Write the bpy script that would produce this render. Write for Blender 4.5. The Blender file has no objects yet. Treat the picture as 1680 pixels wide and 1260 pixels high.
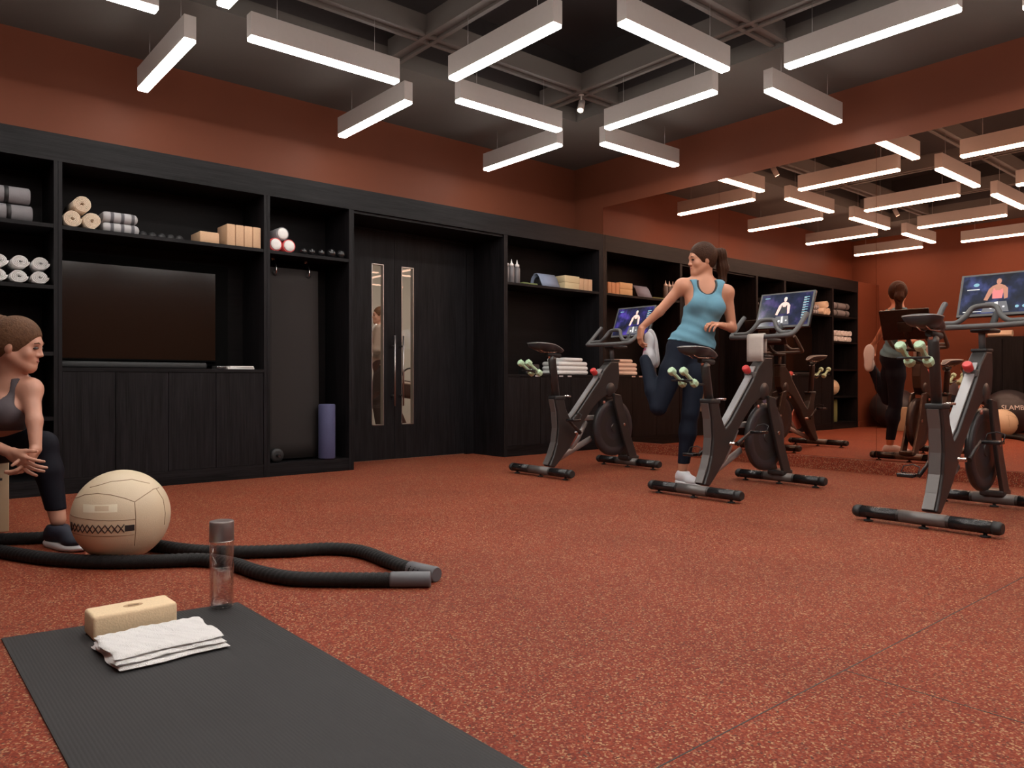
import bpy, bmesh, math, random
import numpy as np
from mathutils import Vector, Matrix, Euler

random.seed(7)
SC = bpy.context.scene
COL = SC.collection

# ---------------------------------------------------------------- camera
H_CAM = 0.71
cam_data = bpy.data.cameras.new('camera')
cam_data.sensor_width = 36.0
cam_data.lens = 36.0 * 1241.9 / 1680.0
cam_data.shift_y = -4.0 / 1680.0
cam_data.clip_start = 0.02
cam = bpy.data.objects.new('camera', cam_data)
COL.objects.link(cam)
cam.location = (0, 0, H_CAM)
cam.rotation_euler = (math.pi / 2, 0, -math.radians(90 - 49.518))
SC.camera = cam

# ---------------------------------------------------------------- world, exposure
world = bpy.data.worlds.new('world')
SC.world = world
world.use_nodes = True
world.node_tree.nodes['Background'].inputs[0].default_value = (0.05, 0.045, 0.04, 1)
world.node_tree.nodes['Background'].inputs[1].default_value = 0.0
SC.view_settings.view_transform = 'Standard'
SC.view_settings.look = 'None'
SC.view_settings.exposure = 0.0
SC.view_settings.gamma = 1.0
SC.view_settings.use_curve_mapping = False
SC.cycles.max_bounces = 8
SC.cycles.diffuse_bounces = 4
SC.cycles.glossy_bounces = 5
SC.cycles.transmission_bounces = 8
SC.cycles.transparent_max_bounces = 32
SC.cycles.sample_clamp_indirect = 6.0
SC.cycles.use_denoising = True
BAR_POWER = 33.0        # radiance of the linear ceiling lights
COVE = 1.0

# ---------------------------------------------------------------- room numbers (metres)
XM = 5.918      # mirror wall
XL = -0.605     # wall opposite the mirror
YC = 5.45       # front of the cabinets
YB = 5.881      # wall behind the cabinets
YN = -2.6       # wall behind the camera
ZC = 3.03       # ceiling
ZCAB = 2.262    # top of the cabinets
ZOPEN = 2.09    # top of the cabinet openings

# ---------------------------------------------------------------- materials
def s2l(c):
    c /= 255.0
    return c / 12.92 if c <= 0.04045 else ((c + 0.055) / 1.055) ** 2.4
def RGB(r, g, b):
    return (s2l(r), s2l(g), s2l(b), 1.0)

MATS = {}
def mat(name, color, rough=0.5, metal=0.0, spec=0.5, var=0.0, vscale=40.0, bump=0.0, bscale=200.0, coat=0.0, sheen=0.0, coords='Object'):
    m = bpy.data.materials.new(name); m.use_nodes = True
    nt = m.node_tree; b = nt.nodes['Principled BSDF']
    b.inputs['Base Color'].default_value = color
    b.inputs['Roughness'].default_value = rough
    b.inputs['Metallic'].default_value = metal
    b.inputs['Specular IOR Level'].default_value = spec
    b.inputs['Coat Weight'].default_value = coat
    b.inputs['Sheen Weight'].default_value = sheen
    tc = nt.nodes.new('ShaderNodeTexCoord')
    nz = nt.nodes.new('ShaderNodeTexNoise'); nz.inputs['Scale'].default_value = vscale
    nz.inputs['Detail'].default_value = 3
    nt.links.new(tc.outputs[coords], nz.inputs['Vector'])
    v = max(var, 0.04)
    mx = nt.nodes.new('ShaderNodeMix'); mx.data_type = 'RGBA'
    c = color
    mx.inputs[6].default_value = (c[0]*(1-v), c[1]*(1-v), c[2]*(1-v), 1)
    mx.inputs[7].default_value = (min(1, c[0]*(1+v)), min(1, c[1]*(1+v)), min(1, c[2]*(1+v)), 1)
    nt.links.new(nz.outputs['Fac'], mx.inputs[0])
    nt.links.new(mx.outputs[2], b.inputs['Base Color'])
    if bump > 0:
        n2 = nt.nodes.new('ShaderNodeTexNoise'); n2.inputs['Scale'].default_value = bscale
        n2.inputs['Detail'].default_value = 4
        nt.links.new(tc.outputs[coords], n2.inputs['Vector'])
        bp = nt.nodes.new('ShaderNodeBump'); bp.inputs['Strength'].default_value = bump
        bp.inputs['Distance'].default_value = 0.004
        nt.links.new(n2.outputs['Fac'], bp.inputs['Height'])
        nt.links.new(bp.outputs['Normal'], b.inputs['Normal'])
    MATS[name] = m
    return m

def emis(name, color, strength):
    m = bpy.data.materials.new(name); m.use_nodes = True
    b = m.node_tree.nodes['Principled BSDF']
    b.inputs['Base Color'].default_value = (color[0]*.5, color[1]*.5, color[2]*.5, 1)
    b.inputs['Emission Color'].default_value = color
    b.inputs['Emission Strength'].default_value = strength
    MATS[name] = m
    return m

def wood(name, axis, c0, c1, rough=0.5):
    """black open-pore oak; the grain runs along the given axis"""
    m = bpy.data.materials.new(name); m.use_nodes = True
    nt = m.node_tree; b = nt.nodes['Principled BSDF']
    tc = nt.nodes.new('ShaderNodeTexCoord')
    mp = nt.nodes.new('ShaderNodeMapping')
    sc = [26.0, 26.0, 26.0]; sc[axis] = 1.6
    mp.inputs['Scale'].default_value = sc
    nt.links.new(tc.outputs['Object'], mp.inputs['Vector'])
    n1 = nt.nodes.new('ShaderNodeTexNoise'); n1.inputs['Scale'].default_value = 1.0
    n1.inputs['Detail'].default_value = 6; n1.inputs['Roughness'].default_value = 0.65
    n1.inputs['Distortion'].default_value = 0.6
    nt.links.new(mp.outputs[0], n1.inputs['Vector'])
    mp2 = nt.nodes.new('ShaderNodeMapping')
    sc = [190.0, 190.0, 190.0]; sc[axis] = 4.0
    mp2.inputs['Scale'].default_value = sc
    nt.links.new(tc.outputs['Object'], mp2.inputs['Vector'])
    n2 = nt.nodes.new('ShaderNodeTexNoise'); n2.inputs['Scale'].default_value = 1.0; n2.inputs['Detail'].default_value = 3
    nt.links.new(mp2.outputs[0], n2.inputs['Vector'])
    mul = nt.nodes.new('ShaderNodeMath'); mul.operation = 'MULTIPLY_ADD'
    nt.links.new(n1.outputs['Fac'], mul.inputs[0]); mul.inputs[1].default_value = 0.55
    ad = nt.nodes.new('ShaderNodeMath'); ad.operation = 'MULTIPLY'
    nt.links.new(n2.outputs['Fac'], ad.inputs[0]); ad.inputs[1].default_value = 0.45
    nt.links.new(ad.outputs[0], mul.inputs[2])
    rp = nt.nodes.new('ShaderNodeValToRGB')
    rp.color_ramp.elements[0].position = 0.36; rp.color_ramp.elements[0].color = c0
    rp.color_ramp.elements[1].position = 0.66; rp.color_ramp.elements[1].color = c1
    nt.links.new(mul.outputs[0], rp.inputs[0])
    nt.links.new(rp.outputs[0], b.inputs['Base Color'])
    bp = nt.nodes.new('ShaderNodeBump'); bp.inputs['Strength'].default_value = 0.35; bp.inputs['Distance'].default_value = 0.002
    nt.links.new(mul.outputs[0], bp.inputs['Height']); nt.links.new(bp.outputs['Normal'], b.inputs['Normal'])
    b.inputs['Roughness'].default_value = rough
    b.inputs['Specular IOR Level'].default_value = 0.14
    MATS[name] = m
    return m

WC0, WC1 = (0.0036, 0.0031, 0.0034, 1), (0.0165, 0.0150, 0.0170, 1)
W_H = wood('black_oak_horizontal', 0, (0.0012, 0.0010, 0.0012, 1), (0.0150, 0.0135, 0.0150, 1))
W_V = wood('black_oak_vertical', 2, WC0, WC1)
W_IN = wood('black_oak_shaded_inside', 0, (0.002, 0.0015, 0.0016, 1), (0.0065, 0.0045, 0.005, 1), 0.6)  # darker copy of the oak, shelf shade put into its colour

def rubber_floor():
    m = bpy.data.materials.new('speckled_rubber'); m.use_nodes = True
    nt = m.node_tree; b = nt.nodes['Principled BSDF']
    tc = nt.nodes.new('ShaderNodeTexCoord')
    def granules(scale, ramp):
        vo = nt.nodes.new('ShaderNodeTexVoronoi'); vo.inputs['Scale'].default_value = scale
        nt.links.new(tc.outputs['Object'], vo.inputs['Vector'])
        sep = nt.nodes.new('ShaderNodeSeparateColor'); nt.links.new(vo.outputs['Color'], sep.inputs[0])
        rp = nt.nodes.new('ShaderNodeValToRGB'); rp.color_ramp.interpolation = 'CONSTANT'
        els = rp.color_ramp.elements
        els[0].position = 0; els[0].color = ramp[0][1]
        els[1].position = ramp[1][0]; els[1].color = ramp[1][1]
        for p, c in ramp[2:]:
            e = els.new(p); e.color = c
        nt.links.new(sep.outputs[0], rp.inputs[0])
        return rp, vo
    r1, v1 = granules(235.0, [(0, (0.172, 0.026, 0.012, 1)), (0.30, (0.225, 0.040, 0.017, 1)), (0.52, (0.140, 0.021, 0.011, 1)),
                              (0.68, (0.26, 0.068, 0.036, 1)), (0.81, (0.36, 0.20, 0.105, 1)), (0.91, (0.075, 0.028, 0.020, 1)),
                              (0.94, (0.22, 0.09, 0.055, 1))])
    nz = nt.nodes.new('ShaderNodeTexNoise'); nz.inputs['Scale'].default_value = 1.6; nz.inputs['Detail'].default_value = 4
    nt.links.new(tc.outputs['Object'], nz.inputs['Vector'])
    mr = nt.nodes.new('ShaderNodeMapRange'); mr.inputs[1].default_value = 0.3; mr.inputs[2].default_value = 0.7
    mr.inputs[3].default_value = 0.88; mr.inputs[4].default_value = 1.1
    nt.links.new(nz.outputs['Fac'], mr.inputs[0])
    vm = nt.nodes.new('ShaderNodeVectorMath'); vm.operation = 'SCALE'
    nt.links.new(r1.outputs[0], vm.inputs[0]); nt.links.new(mr.outputs[0], vm.inputs['Scale'])
    nt.links.new(vm.outputs[0], b.inputs['Base Color'])
    b.inputs['Roughness'].default_value = 0.62
    b.inputs['Specular IOR Level'].default_value = 0.14
    bp = nt.nodes.new('ShaderNodeBump'); bp.inputs['Strength'].default_value = 0.25; bp.inputs['Distance'].default_value = 0.001
    nt.links.new(v1.outputs['Distance'], bp.inputs['Height']); nt.links.new(bp.outputs['Normal'], b.inputs['Normal'])
    return m
M_FLOOR = rubber_floor()

M_WALL = mat('orange_brown_paint', (0.145, 0.042, 0.021, 1), 0.55, spec=.15, var=0.05, vscale=3)
M_CEIL = mat('dark_taupe_ceiling', (0.10, 0.088, 0.078, 1), 0.8)
M_VOID = mat('black_ceiling_void', (0.035, 0.028, 0.027, 1), 0.9)
M_BEAM = mat('taupe_metal_beam', (0.12, 0.104, 0.092, 1), 0.6)
M_CORR = mat('corridor_plaster', (0.55, 0.50, 0.44, 1), 0.8)
M_FIX = mat('brushed_aluminium_housing', (0.50, 0.46, 0.43, 1), 0.5, 0.0)
M_WIRE = mat('steel_wire', (0.35, 0.33, 0.32, 1), 0.4, 0.8)
M_LIGHT = emis('warm_white_diffuser', (1.0, 0.955, 0.90, 1), BAR_POWER)
M_FILL_UP = emis('added_ceiling_fill_glow', (1.0, 0.955, 0.90, 1), BAR_POWER*.040)  # added upward fill, stands in for the glow around the bars
M_SPOTL = emis('spot_lens', (1.0, 0.88, 0.72, 1), 6.0)
M_WHITE = mat('white_towelling', (0.80, 0.79, 0.78, 1), 0.95, bump=0.9, bscale=350, sheen=0.3)
M_GREYF = mat('grey_fabric', (0.20, 0.19, 0.20, 1), 0.95, bump=0.4, bscale=300)
M_CORK = mat('cork', (0.78, 0.60, 0.38, 1), 0.75, var=0.12, vscale=180, bump=0.3, bscale=200)
M_CORK2 = mat('tan_cork', (0.56, 0.36, 0.22, 1), 0.8, var=0.15, vscale=120)
M_FOAMY = mat('pale_foam', (0.62, 0.50, 0.30, 1), 0.8, var=0.05)
M_CREAM = mat('cream_mat', (0.68, 0.55, 0.42, 1), 0.85, var=0.08, vscale=60)
M_MAT = mat('charcoal_mat', (0.055, 0.052, 0.052, 1), 0.62)
M_HMAT = mat('taupe_mat', (0.026, 0.022, 0.021, 1), 0.8, spec=.2)
M_BLUE = mat('slate_blue_foam', (0.05, 0.052, 0.12, 1), 0.75, bump=0.3, bscale=80)
M_BLK = mat('black_rubber', (0.014, 0.014, 0.015, 1), 0.55)
M_BLKG = mat('black_gloss', (0.012, 0.012, 0.013, 1), 0.25)
M_BLKS = mat('black_satin_vinyl', (0.028, 0.026, 0.030, 1), 0.38)
M_ROPE = mat('black_rope', (0.012, 0.0115, 0.012, 1), 0.6, spec=.25, var=0.3, vscale=300, bump=0.5, bscale=400)
M_RGRIP = mat('grey_heat_shrink', (0.10, 0.10, 0.11, 1), 0.42)
M_BALL = mat('beige_vinyl', (0.60, 0.49, 0.34, 1), 0.48, var=0.05, vscale=8, bump=0.15, bscale=300)
M_SEAM = mat('beige_seam', (0.30, 0.21, 0.13, 1), 0.7)
M_PALE = mat('pale_cream_print', (0.74, 0.68, 0.52, 1), 0.5)
M_RED = mat('red_plastic', (0.55, 0.045, 0.045, 1), 0.35)
M_STEEL = mat('polished_steel', (0.65, 0.62, 0.60, 1), 0.22, 1.0)
M_BSTEEL = mat('brushed_steel', (0.42, 0.39, 0.37, 1), 0.35, 1.0)
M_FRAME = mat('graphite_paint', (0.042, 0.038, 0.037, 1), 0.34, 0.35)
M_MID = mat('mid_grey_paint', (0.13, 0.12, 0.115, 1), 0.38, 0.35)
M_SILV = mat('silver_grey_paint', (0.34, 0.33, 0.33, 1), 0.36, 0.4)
M_BARG = mat('dark_grey_grip', (0.085, 0.082, 0.082, 1), 0.5)
M_MINT = mat('pale_green_vinyl', (0.42, 0.60, 0.40, 1), 0.35)
M_COPPER = mat('copper_cover', (0.50, 0.22, 0.18, 1), 0.3, 0.6)
M_PLY = mat('plywood', (0.40, 0.29, 0.18, 1), 0.6, var=0.12, vscale=14)
M_SKIN = mat('skin_tone', (0.50, 0.225, 0.135, 1), 0.5, var=0.05, vscale=20)
M_SKIN2 = mat('skin_tone_light', (0.52, 0.265, 0.185, 1), 0.5, var=0.05, vscale=20)
M_HAIRD = mat('dark_brown_hair', (0.040, 0.016, 0.008, 1), 0.55, spec=.12, var=0.6, vscale=90, bump=0.8, bscale=120)
M_HAIRL = mat('light_brown_hair', (0.105, 0.052, 0.028, 1), 0.55, spec=.12, var=0.6, vscale=90, bump=0.8, bscale=120)
M_TANK = mat('teal_blue_jersey', (0.12, 0.28, 0.37, 1), 0.85, var=0.06, vscale=30, bump=0.5, bscale=30)
M_LEG = mat('navy_leggings', (0.009, 0.013, 0.024, 1), 0.7, spec=.15)
M_LEGB = mat('black_leggings', (0.006, 0.006, 0.011, 1), 0.7, spec=.15)
M_BRA = mat('grey_plum_jersey', (0.075, 0.060, 0.068, 1), 0.75)
M_SHOEW = mat('white_mesh', (0.62, 0.63, 0.66, 1), 0.7, bump=0.4, bscale=400)
M_PINK = mat('pink_mesh', (0.55, 0.12, 0.24, 1), 0.7)
M_NAVY = mat('navy_mesh', (0.012, 0.015, 0.030, 1), 0.7, bump=0.4, bscale=400)
M_SOLE = mat('white_foam_sole', (0.62, 0.62, 0.64, 1), 0.6)
M_LIP = mat('lips', (0.36, 0.10, 0.085, 1), 0.4)
M_EYE = mat('dark_eye', (0.02, 0.012, 0.01, 1), 0.2)
M_COAT = mat('beige_jacket', (0.36, 0.27, 0.22, 1), 0.8)
M_ROSE = mat('rose_shirt', (0.35, 0.12, 0.13, 1), 0.8)
M_BROWN = mat('dark_brown_cloth', (0.035, 0.018, 0.014, 1), 0.8)
M_PAPER = mat('white_paper', (0.75, 0.73, 0.71, 1), 0.6)
M_LABEL = mat('pale_label', (0.45, 0.42, 0.42, 1), 0.5)
M_GREEN = mat('olive_green_foam', (0.16, 0.19, 0.07, 1), 0.8)
M_BLUEG = mat('blue_grey_blanket', (0.22, 0.26, 0.36, 1), 0.9, bump=0.3, bscale=120)

def thin_glass(name, tint, refl=0.08, rough=0.0):
    m = bpy.data.materials.new(name); m.use_nodes = True
    nt = m.node_tree; nt.nodes.clear()
    out = nt.nodes.new('ShaderNodeOutputMaterial'); mx = nt.nodes.new('ShaderNodeMixShader')
    tr = nt.nodes.new('ShaderNodeBsdfTransparent'); tr.inputs[0].default_value = tint
    gl = nt.nodes.new('ShaderNodeBsdfGlossy'); gl.inputs['Roughness'].default_value = rough
    lw = nt.nodes.new('ShaderNodeLayerWeight'); lw.inputs[0].default_value = 0.25
    mr = nt.nodes.new('ShaderNodeMapRange'); mr.inputs[3].default_value = refl; mr.inputs[4].default_value = 0.55
    nt.links.new(lw.outputs['Facing'], mr.inputs[0])
    nt.links.new(mr.outputs[0], mx.inputs[0]); nt.links.new(tr.outputs[0], mx.inputs[1]); nt.links.new(gl.outputs[0], mx.inputs[2])
    nt.links.new(mx.outputs[0], out.inputs[0])
    return m
M_GLASS = thin_glass('clear_glass', (0.955, 0.95, 0.95, 1), 0.03)
M_PANE = thin_glass('door_glass', (0.95, 0.95, 0.94, 1), 0.012)
M_BOTTLE = thin_glass('frosted_bottle_plastic', (0.42, 0.42, 0.44, 1), 0.12, 0.3)

def mirror_mat():
    m = bpy.data.materials.new('bronze_tinted_mirror'); m.use_nodes = True
    b = m.node_tree.nodes['Principled BSDF']
    b.inputs['Base Color'].default_value = (0.98, 0.62, 0.46, 1)
    b.inputs['Metallic'].default_value = 1.0
    b.inputs['Roughness'].default_value = 0.0
    return m
M_MIRROR = mirror_mat()

def ribbed(name, color, axis, scale, strength, rough=0.65):
    m = bpy.data.materials.new(name); m.use_nodes = True
    nt = m.node_tree; b = nt.nodes['Principled BSDF']
    tc = nt.nodes.new('ShaderNodeTexCoord'); wv = nt.nodes.new('ShaderNodeTexWave')
    wv.bands_direction = axis; wv.inputs['Scale'].default_value = scale
    nt.links.new(tc.outputs['Object'], wv.inputs['Vector'])
    nz = nt.nodes.new('ShaderNodeTexNoise'); nz.inputs['Scale'].default_value = 3.0; nz.inputs['Detail'].default_value = 3
    nt.links.new(tc.outputs['Object'], nz.inputs['Vector'])
    rp = nt.nodes.new('ShaderNodeMapRange'); rp.inputs[3].default_value = 0.88; rp.inputs[4].default_value = 1.12
    nt.links.new(nz.outputs['Fac'], rp.inputs[0])
    vm = nt.nodes.new('ShaderNodeVectorMath'); vm.operation = 'SCALE'; vm.inputs[0].default_value = color[:3]
    nt.links.new(rp.outputs[0], vm.inputs['Scale']); nt.links.new(vm.outputs[0], b.inputs['Base Color'])
    bp = nt.nodes.new('ShaderNodeBump'); bp.inputs['Strength'].default_value = strength; bp.inputs['Distance'].default_value = 0.0015
    nt.links.new(wv.outputs['Fac'], bp.inputs['Height']); nt.links.new(bp.outputs['Normal'], b.inputs['Normal'])
    b.inputs['Roughness'].default_value = rough
    return m
M_YMAT = ribbed('ribbed_charcoal_mat', (0.034, 0.033, 0.034, 1), 'X', 40.0, 0.3, 0.6)
M_YMAT.node_tree.nodes['Principled BSDF'].inputs['Specular IOR Level'].default_value = .2

def striped(name, ca, cb, axis, scale):
    m = bpy.data.materials.new(name); m.use_nodes = True
    nt = m.node_tree; b = nt.nodes['Principled BSDF']
    tc = nt.nodes.new('ShaderNodeTexCoord'); wv = nt.nodes.new('ShaderNodeTexWave'); wv.bands_direction = axis
    wv.inputs['Scale'].default_value = scale; wv.inputs['Distortion'].default_value = 1.5; wv.inputs['Detail Scale'].default_value = .1
    nt.links.new(tc.outputs['Object'], wv.inputs['Vector'])
    rp = nt.nodes.new('ShaderNodeValToRGB')
    rp.color_ramp.elements[0].position = .15; rp.color_ramp.elements[0].color = ca
    rp.color_ramp.elements[1].position = .35; rp.color_ramp.elements[1].color = cb
    nt.links.new(wv.outputs['Fac'], rp.inputs[0]); nt.links.new(rp.outputs[0], b.inputs['Base Color'])
    b.inputs['Roughness'].default_value = 0.9
    return m
M_STRIPE = striped('striped_grey_blanket', (0.10, 0.10, 0.11, 1), (0.40, 0.39, 0.40, 1), 'X', 5.0)

# ---------------------------------------------------------------- mesh helpers
class MB:
    def __init__(s): s.v = []; s.f = []; s.mi = []; s.sm = []
    def add(s, V, F, smooth=False, mi=0):
        o = len(s.v); s.v += [tuple(map(float, p)) for p in V]
        for f in F:
            s.f.append(tuple(o + i for i in f)); s.mi.append(mi); s.sm.append(smooth)
        return s
    def box(s, x0, x1, y0, y1, z0, z1, mi=0):
        V = [(x, y, z) for z in (z0, z1) for y in (y0, y1) for x in (x0, x1)]
        F = [(0, 2, 3, 1), (4, 5, 7, 6), (0, 1, 5, 4), (2, 6, 7, 3), (0, 4, 6, 2), (1, 3, 7, 5)]
        return s.add(V, F, False, mi)
    def rbox(s, x0, x1, y0, y1, z0, z1, r=0.01, seg=3, mi=0):
        """box with rounded edges (superellipsoid-like)"""
        bm = bmesh.new(); bmesh.ops.create_cube(bm, size=1)
        for v in bm.verts:
            v.co = Vector(((x0+x1)/2 + v.co.x*(x1-x0), (y0+y1)/2 + v.co.y*(y1-y0), (z0+z1)/2 + v.co.z*(z1-z0)))
        r = min(r, .49*min(x1-x0, y1-y0, z1-z0))
        bmesh.ops.bevel(bm, geom=bm.edges[:], offset=r, segments=seg, affect='EDGES', profile=0.5)
        bm.verts.index_update()
        s.add([v.co[:] for v in bm.verts], [[v.index for v in f.verts] for f in bm.faces], True, mi)
        bm.free(); return s
    def prism(s, poly, y0, y1, plane='xz', mi=0, smooth=False):
        n = len(poly)
        if plane == 'xz': P = lambda p, t: (p[0], t, p[1])
        elif plane == 'yz': P = lambda p, t: (t, p[0], p[1])
        else: P = lambda p, t: (p[0], p[1], t)
        V = [P(p, y0) for p in poly] + [P(p, y1) for p in poly]
        F = [tuple(range(n))[::-1], tuple(range(n, 2*n))] + [(i, (i+1) % n, n + (i+1) % n, n + i) for i in range(n)]
        s.add(V, F[:2], False, mi); o = len(s.v) - 2*n
        for f in F[2:]:
            s.f.append(tuple(o + i for i in f)); s.mi.append(mi); s.sm.append(smooth)
        return s
    def tube(s, pts, r, seg=12, closed=False, caps=True, mi=0, mod=None, flat=None):
        pts = [Vector(p) for p in pts]; n = len(pts)
        R = r if isinstance(r, (list, tuple)) else [r]*n
        V = []; up = Vector((0, 0, 1)); prev = None
        for i, p in enumerate(pts):
            a = pts[i-1] if (i > 0 or closed) else pts[i]
            b = pts[(i+1) % n] if (i < n-1 or closed) else pts[i]
            d = (b - a)
            d = d.normalized() if d.length > 1e-9 else Vector((1, 0, 0))
            if prev is None:
                u = d.cross(up)
                if u.length < 1e-3: u = d.cross(Vector((0, 1, 0)))
                u.normalize()
            else:
                u = (prev - d * prev.dot(d))
                if u.length < 1e-6: u = d.cross(up)
                u.normalize()
            prev = u; w = d.cross(u)
            for k in range(seg):
                t = 2*math.pi*k/seg
                rr = R[i] * (mod(i, t) if mod else 1.0)
                fu, fw = (flat if flat else (1, 1))
                V.append(p + u*(math.cos(t)*rr*fu) + w*(math.sin(t)*rr*fw))
        F = []
        for i in range(n if closed else n-1):
            j = (i+1) % n
            for k in range(seg):
                l = (k+1) % seg
                F.append((i*seg+k, i*seg+l, j*seg+l, j*seg+k))
        s.add(V, F, True, mi)
        if caps and not closed:
            o = len(s.v) - len(V)
            s.f.append(tuple(o + k for k in range(seg))[::-1]); s.mi.append(mi); s.sm.append(False)
            s.f.append(tuple(o + (n-1)*seg + k for k in range(seg))); s.mi.append(mi); s.sm.append(False)
        return s
    def lathe(s, prof, c=(0, 0, 0), axis='z', seg=32, mi=0, smooth=True):
        V = []; n = len(prof)
        for r, t in prof:
            for k in range(seg):
                a = 2*math.pi*k/seg; p = (r*math.cos(a), r*math.sin(a))
                if axis == 'z': q = (p[0], p[1], t)
                elif axis == 'y': q = (p[0], t, p[1])
                else: q = (t, p[0], p[1])
                V.append((c[0]+q[0], c[1]+q[1], c[2]+q[2]))
        F = [(i*seg+k, i*seg+(k+1) % seg, (i+1)*seg+(k+1) % seg, (i+1)*seg+k) for i in range(n-1) for k in range(seg)]
        s.add(V, F, smooth, mi)
        o = len(s.v) - len(V)
        if prof[0][0] > 1e-5: s.f.append(tuple(o+k for k in range(seg))[::-1]); s.mi.append(mi); s.sm.append(False)
        if prof[-1][0] > 1e-5: s.f.append(tuple(o+(n-1)*seg+k for k in range(seg))); s.mi.append(mi); s.sm.append(False)
        return s
    def ell(s, c, r, seg=24, rings=14, mi=0):
        prof = [(max(1e-6, math.sin(math.pi*i/rings)), -math.cos(math.pi*i/rings)) for i in range(rings+1)]
        o = len(s.v); s.lathe(prof, (0, 0, 0), 'z', seg, mi)
        for i in range(o, len(s.v)):
            p = s.v[i]; s.v[i] = (c[0]+p[0]*r[0], c[1]+p[1]*r[1], c[2]+p[2]*r[2])
        return s
    def build(s, name, m, parent=None, loc=None, rot=None):
        me = bpy.data.meshes.new(name)
        me.from_pydata(s.v, [], s.f)
        ms = m if isinstance(m, (list, tuple)) else [m]
        for x in ms: me.materials.append(x)
        me.polygons.foreach_set('material_index', s.mi)
        me.polygons.foreach_set('use_smooth', s.sm)
        me.validate(); me.update()
        bm = bmesh.new(); bm.from_mesh(me); bmesh.ops.recalc_face_normals(bm, faces=bm.faces[:]); bm.to_mesh(me); bm.free()
        o = bpy.data.objects.new(name, me); COL.objects.link(o)
        if parent: o.parent = parent
        if loc: o.location = loc
        if rot: o.rotation_euler = rot
        return o

def smooth_path(P, n=8):
    P = [Vector(p) for p in P]; out = []
    for i in range(len(P)-1):
        p0 = P[max(i-1, 0)]; p1 = P[i]; p2 = P[i+1]; p3 = P[min(i+2, len(P)-1)]
        for k in range(n):
            t = k/n
            out.append(0.5*((2*p1) + (p2-p0)*t + (2*p0-5*p1+4*p2-p3)*t*t + (3*p1-p0-3*p2+p3)*t**3))
    out.append(P[-1]); return out

def tag(o, label=None, cat=None, group=None, kind=None):
    if label: o['label'] = label
    if cat: o['category'] = cat
    if group: o['group'] = group
    if kind: o['kind'] = kind
    return o
def thing(name, label, cat, loc=(0, 0, 0), rz=0.0, group=None):
    o = bpy.data.objects.new(name, None); COL.objects.link(o)
    o.location = loc; o.rotation_euler = (0, 0, rz); o.empty_display_size = 0.05
    return tag(o, label, cat, group)
def struct(o):
    o['kind'] = 'structure'; return o
def copy_tree(o, parent=None):
    c = o.copy(); COL.objects.link(c); c.parent = parent
    for ch in list(o.children): copy_tree(ch, c)
    return c
# ---------------------------------------------------------------- room shell
RX0, RX1, RY0, RY1 = 0.5, 4.83, -1.9, 4.78       # recess in the ceiling
b = MB().box(XL-.1, XM+.1, YN-.1, 6.06, -0.08, 0.0)
struct(b.build('floor', M_FLOOR))
j = MB().box(XL, XM-.06, .8835, .8865, 0, .0006).box(1.829, 1.832, YN, .8835, 0, .0006)
struct(j.build('floor_joint', M_BLK))
c = MB()
c.box(XL-.1, RX0, YN-.1, YB+.1, ZC, ZC+.12).box(RX1, XM+.1, YN-.1, YB+.1, ZC, ZC+.12)
c.box(RX0, RX1, YN-.1, RY0, ZC, ZC+.12).box(RX0, RX1, RY1, YB+.1, ZC, ZC+.12)
struct(c.build('ceiling', M_CEIL))
c = MB()
c.box(RX0-.05, RX1+.05, RY0-.05, RY1+.05, 3.62, 3.68)
c.box(RX0-.05, RX0, RY0-.05, RY1+.05, ZC+.12, 3.62).box(RX1, RX1+.05, RY0-.05, RY1+.05, ZC+.12, 3.62)
c.box(RX0, RX1, RY0-.05, RY0, ZC+.12, 3.62).box(RX0, RX1, RY1, RY1+.05, ZC+.12, 3.62)
struct(c.build('ceiling_recess', M_VOID))
NX = [1.44, 2.94, 4.44]; NY = [4.33, 2.80, 1.27, -0.26, -1.79]
for x in NX:
    bb = MB().box(x-.05, x+.05, RY0, RY1, 3.07, 3.20).box(x-.062, x-.03, RY0, RY1, 3.05, 3.07).box(x+.03, x+.062, RY0, RY1, 3.05, 3.07)
    struct(bb.build('trim_ceiling_beam', M_BEAM))
for y in NY[:-1]:
    bb = MB().box(RX0, RX1, y-.05, y+.05, 3.075, 3.195).box(RX0, RX1, y-.062, y-.03, 3.052, 3.075).box(RX0, RX1, y+.03, y+.062, 3.052, 3.075)
    struct(bb.build('trim_ceiling_beam', M_BEAM))

# back wall with an opening for the corridor doors
DX0, DX1, YD = 2.962, 4.575, 5.922
w = MB().box(XL-.1, DX0-.03, YB, YB+.16, 0, ZC).box(DX1+.03, XM+.1, YB, YB+.16, 0, ZC).box(DX0-.03, DX1+.03, YB, YB+.16, ZOPEN+.05, ZC)
struct(w.build('wall_back', M_WALL))
w = MB().box(XM+.004, XM+.12, YN-.1, YB, 0, ZC); struct(w.build('wall_mirror_side', M_WALL))
w = MB().box(XL-.12, XL, YN-.1, YB, 0, ZC); struct(w.build('wall_opposite', M_WALL))
w = MB().box(XL, XM, YN-.12, YN, 0, ZC); struct(w.build('wall_front', M_WALL))
w = MB().box(XL, .112, YC-.0, YB, 0, ZCAB); struct(w.build('wall_corner_panel', M_WALL))
w = MB().box(XL, XL+.015, 4.0, YC, 0, .09).box(XL, .11, YC-.015, YC, 0, .09); struct(w.build('baseboard_opposite', M_WALL))
k = MB().box(XM-.035, XM+.004, YN, YC, 0, .10); struct(k.build('baseboard_mirror_side', M_FLOOR))

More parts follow.
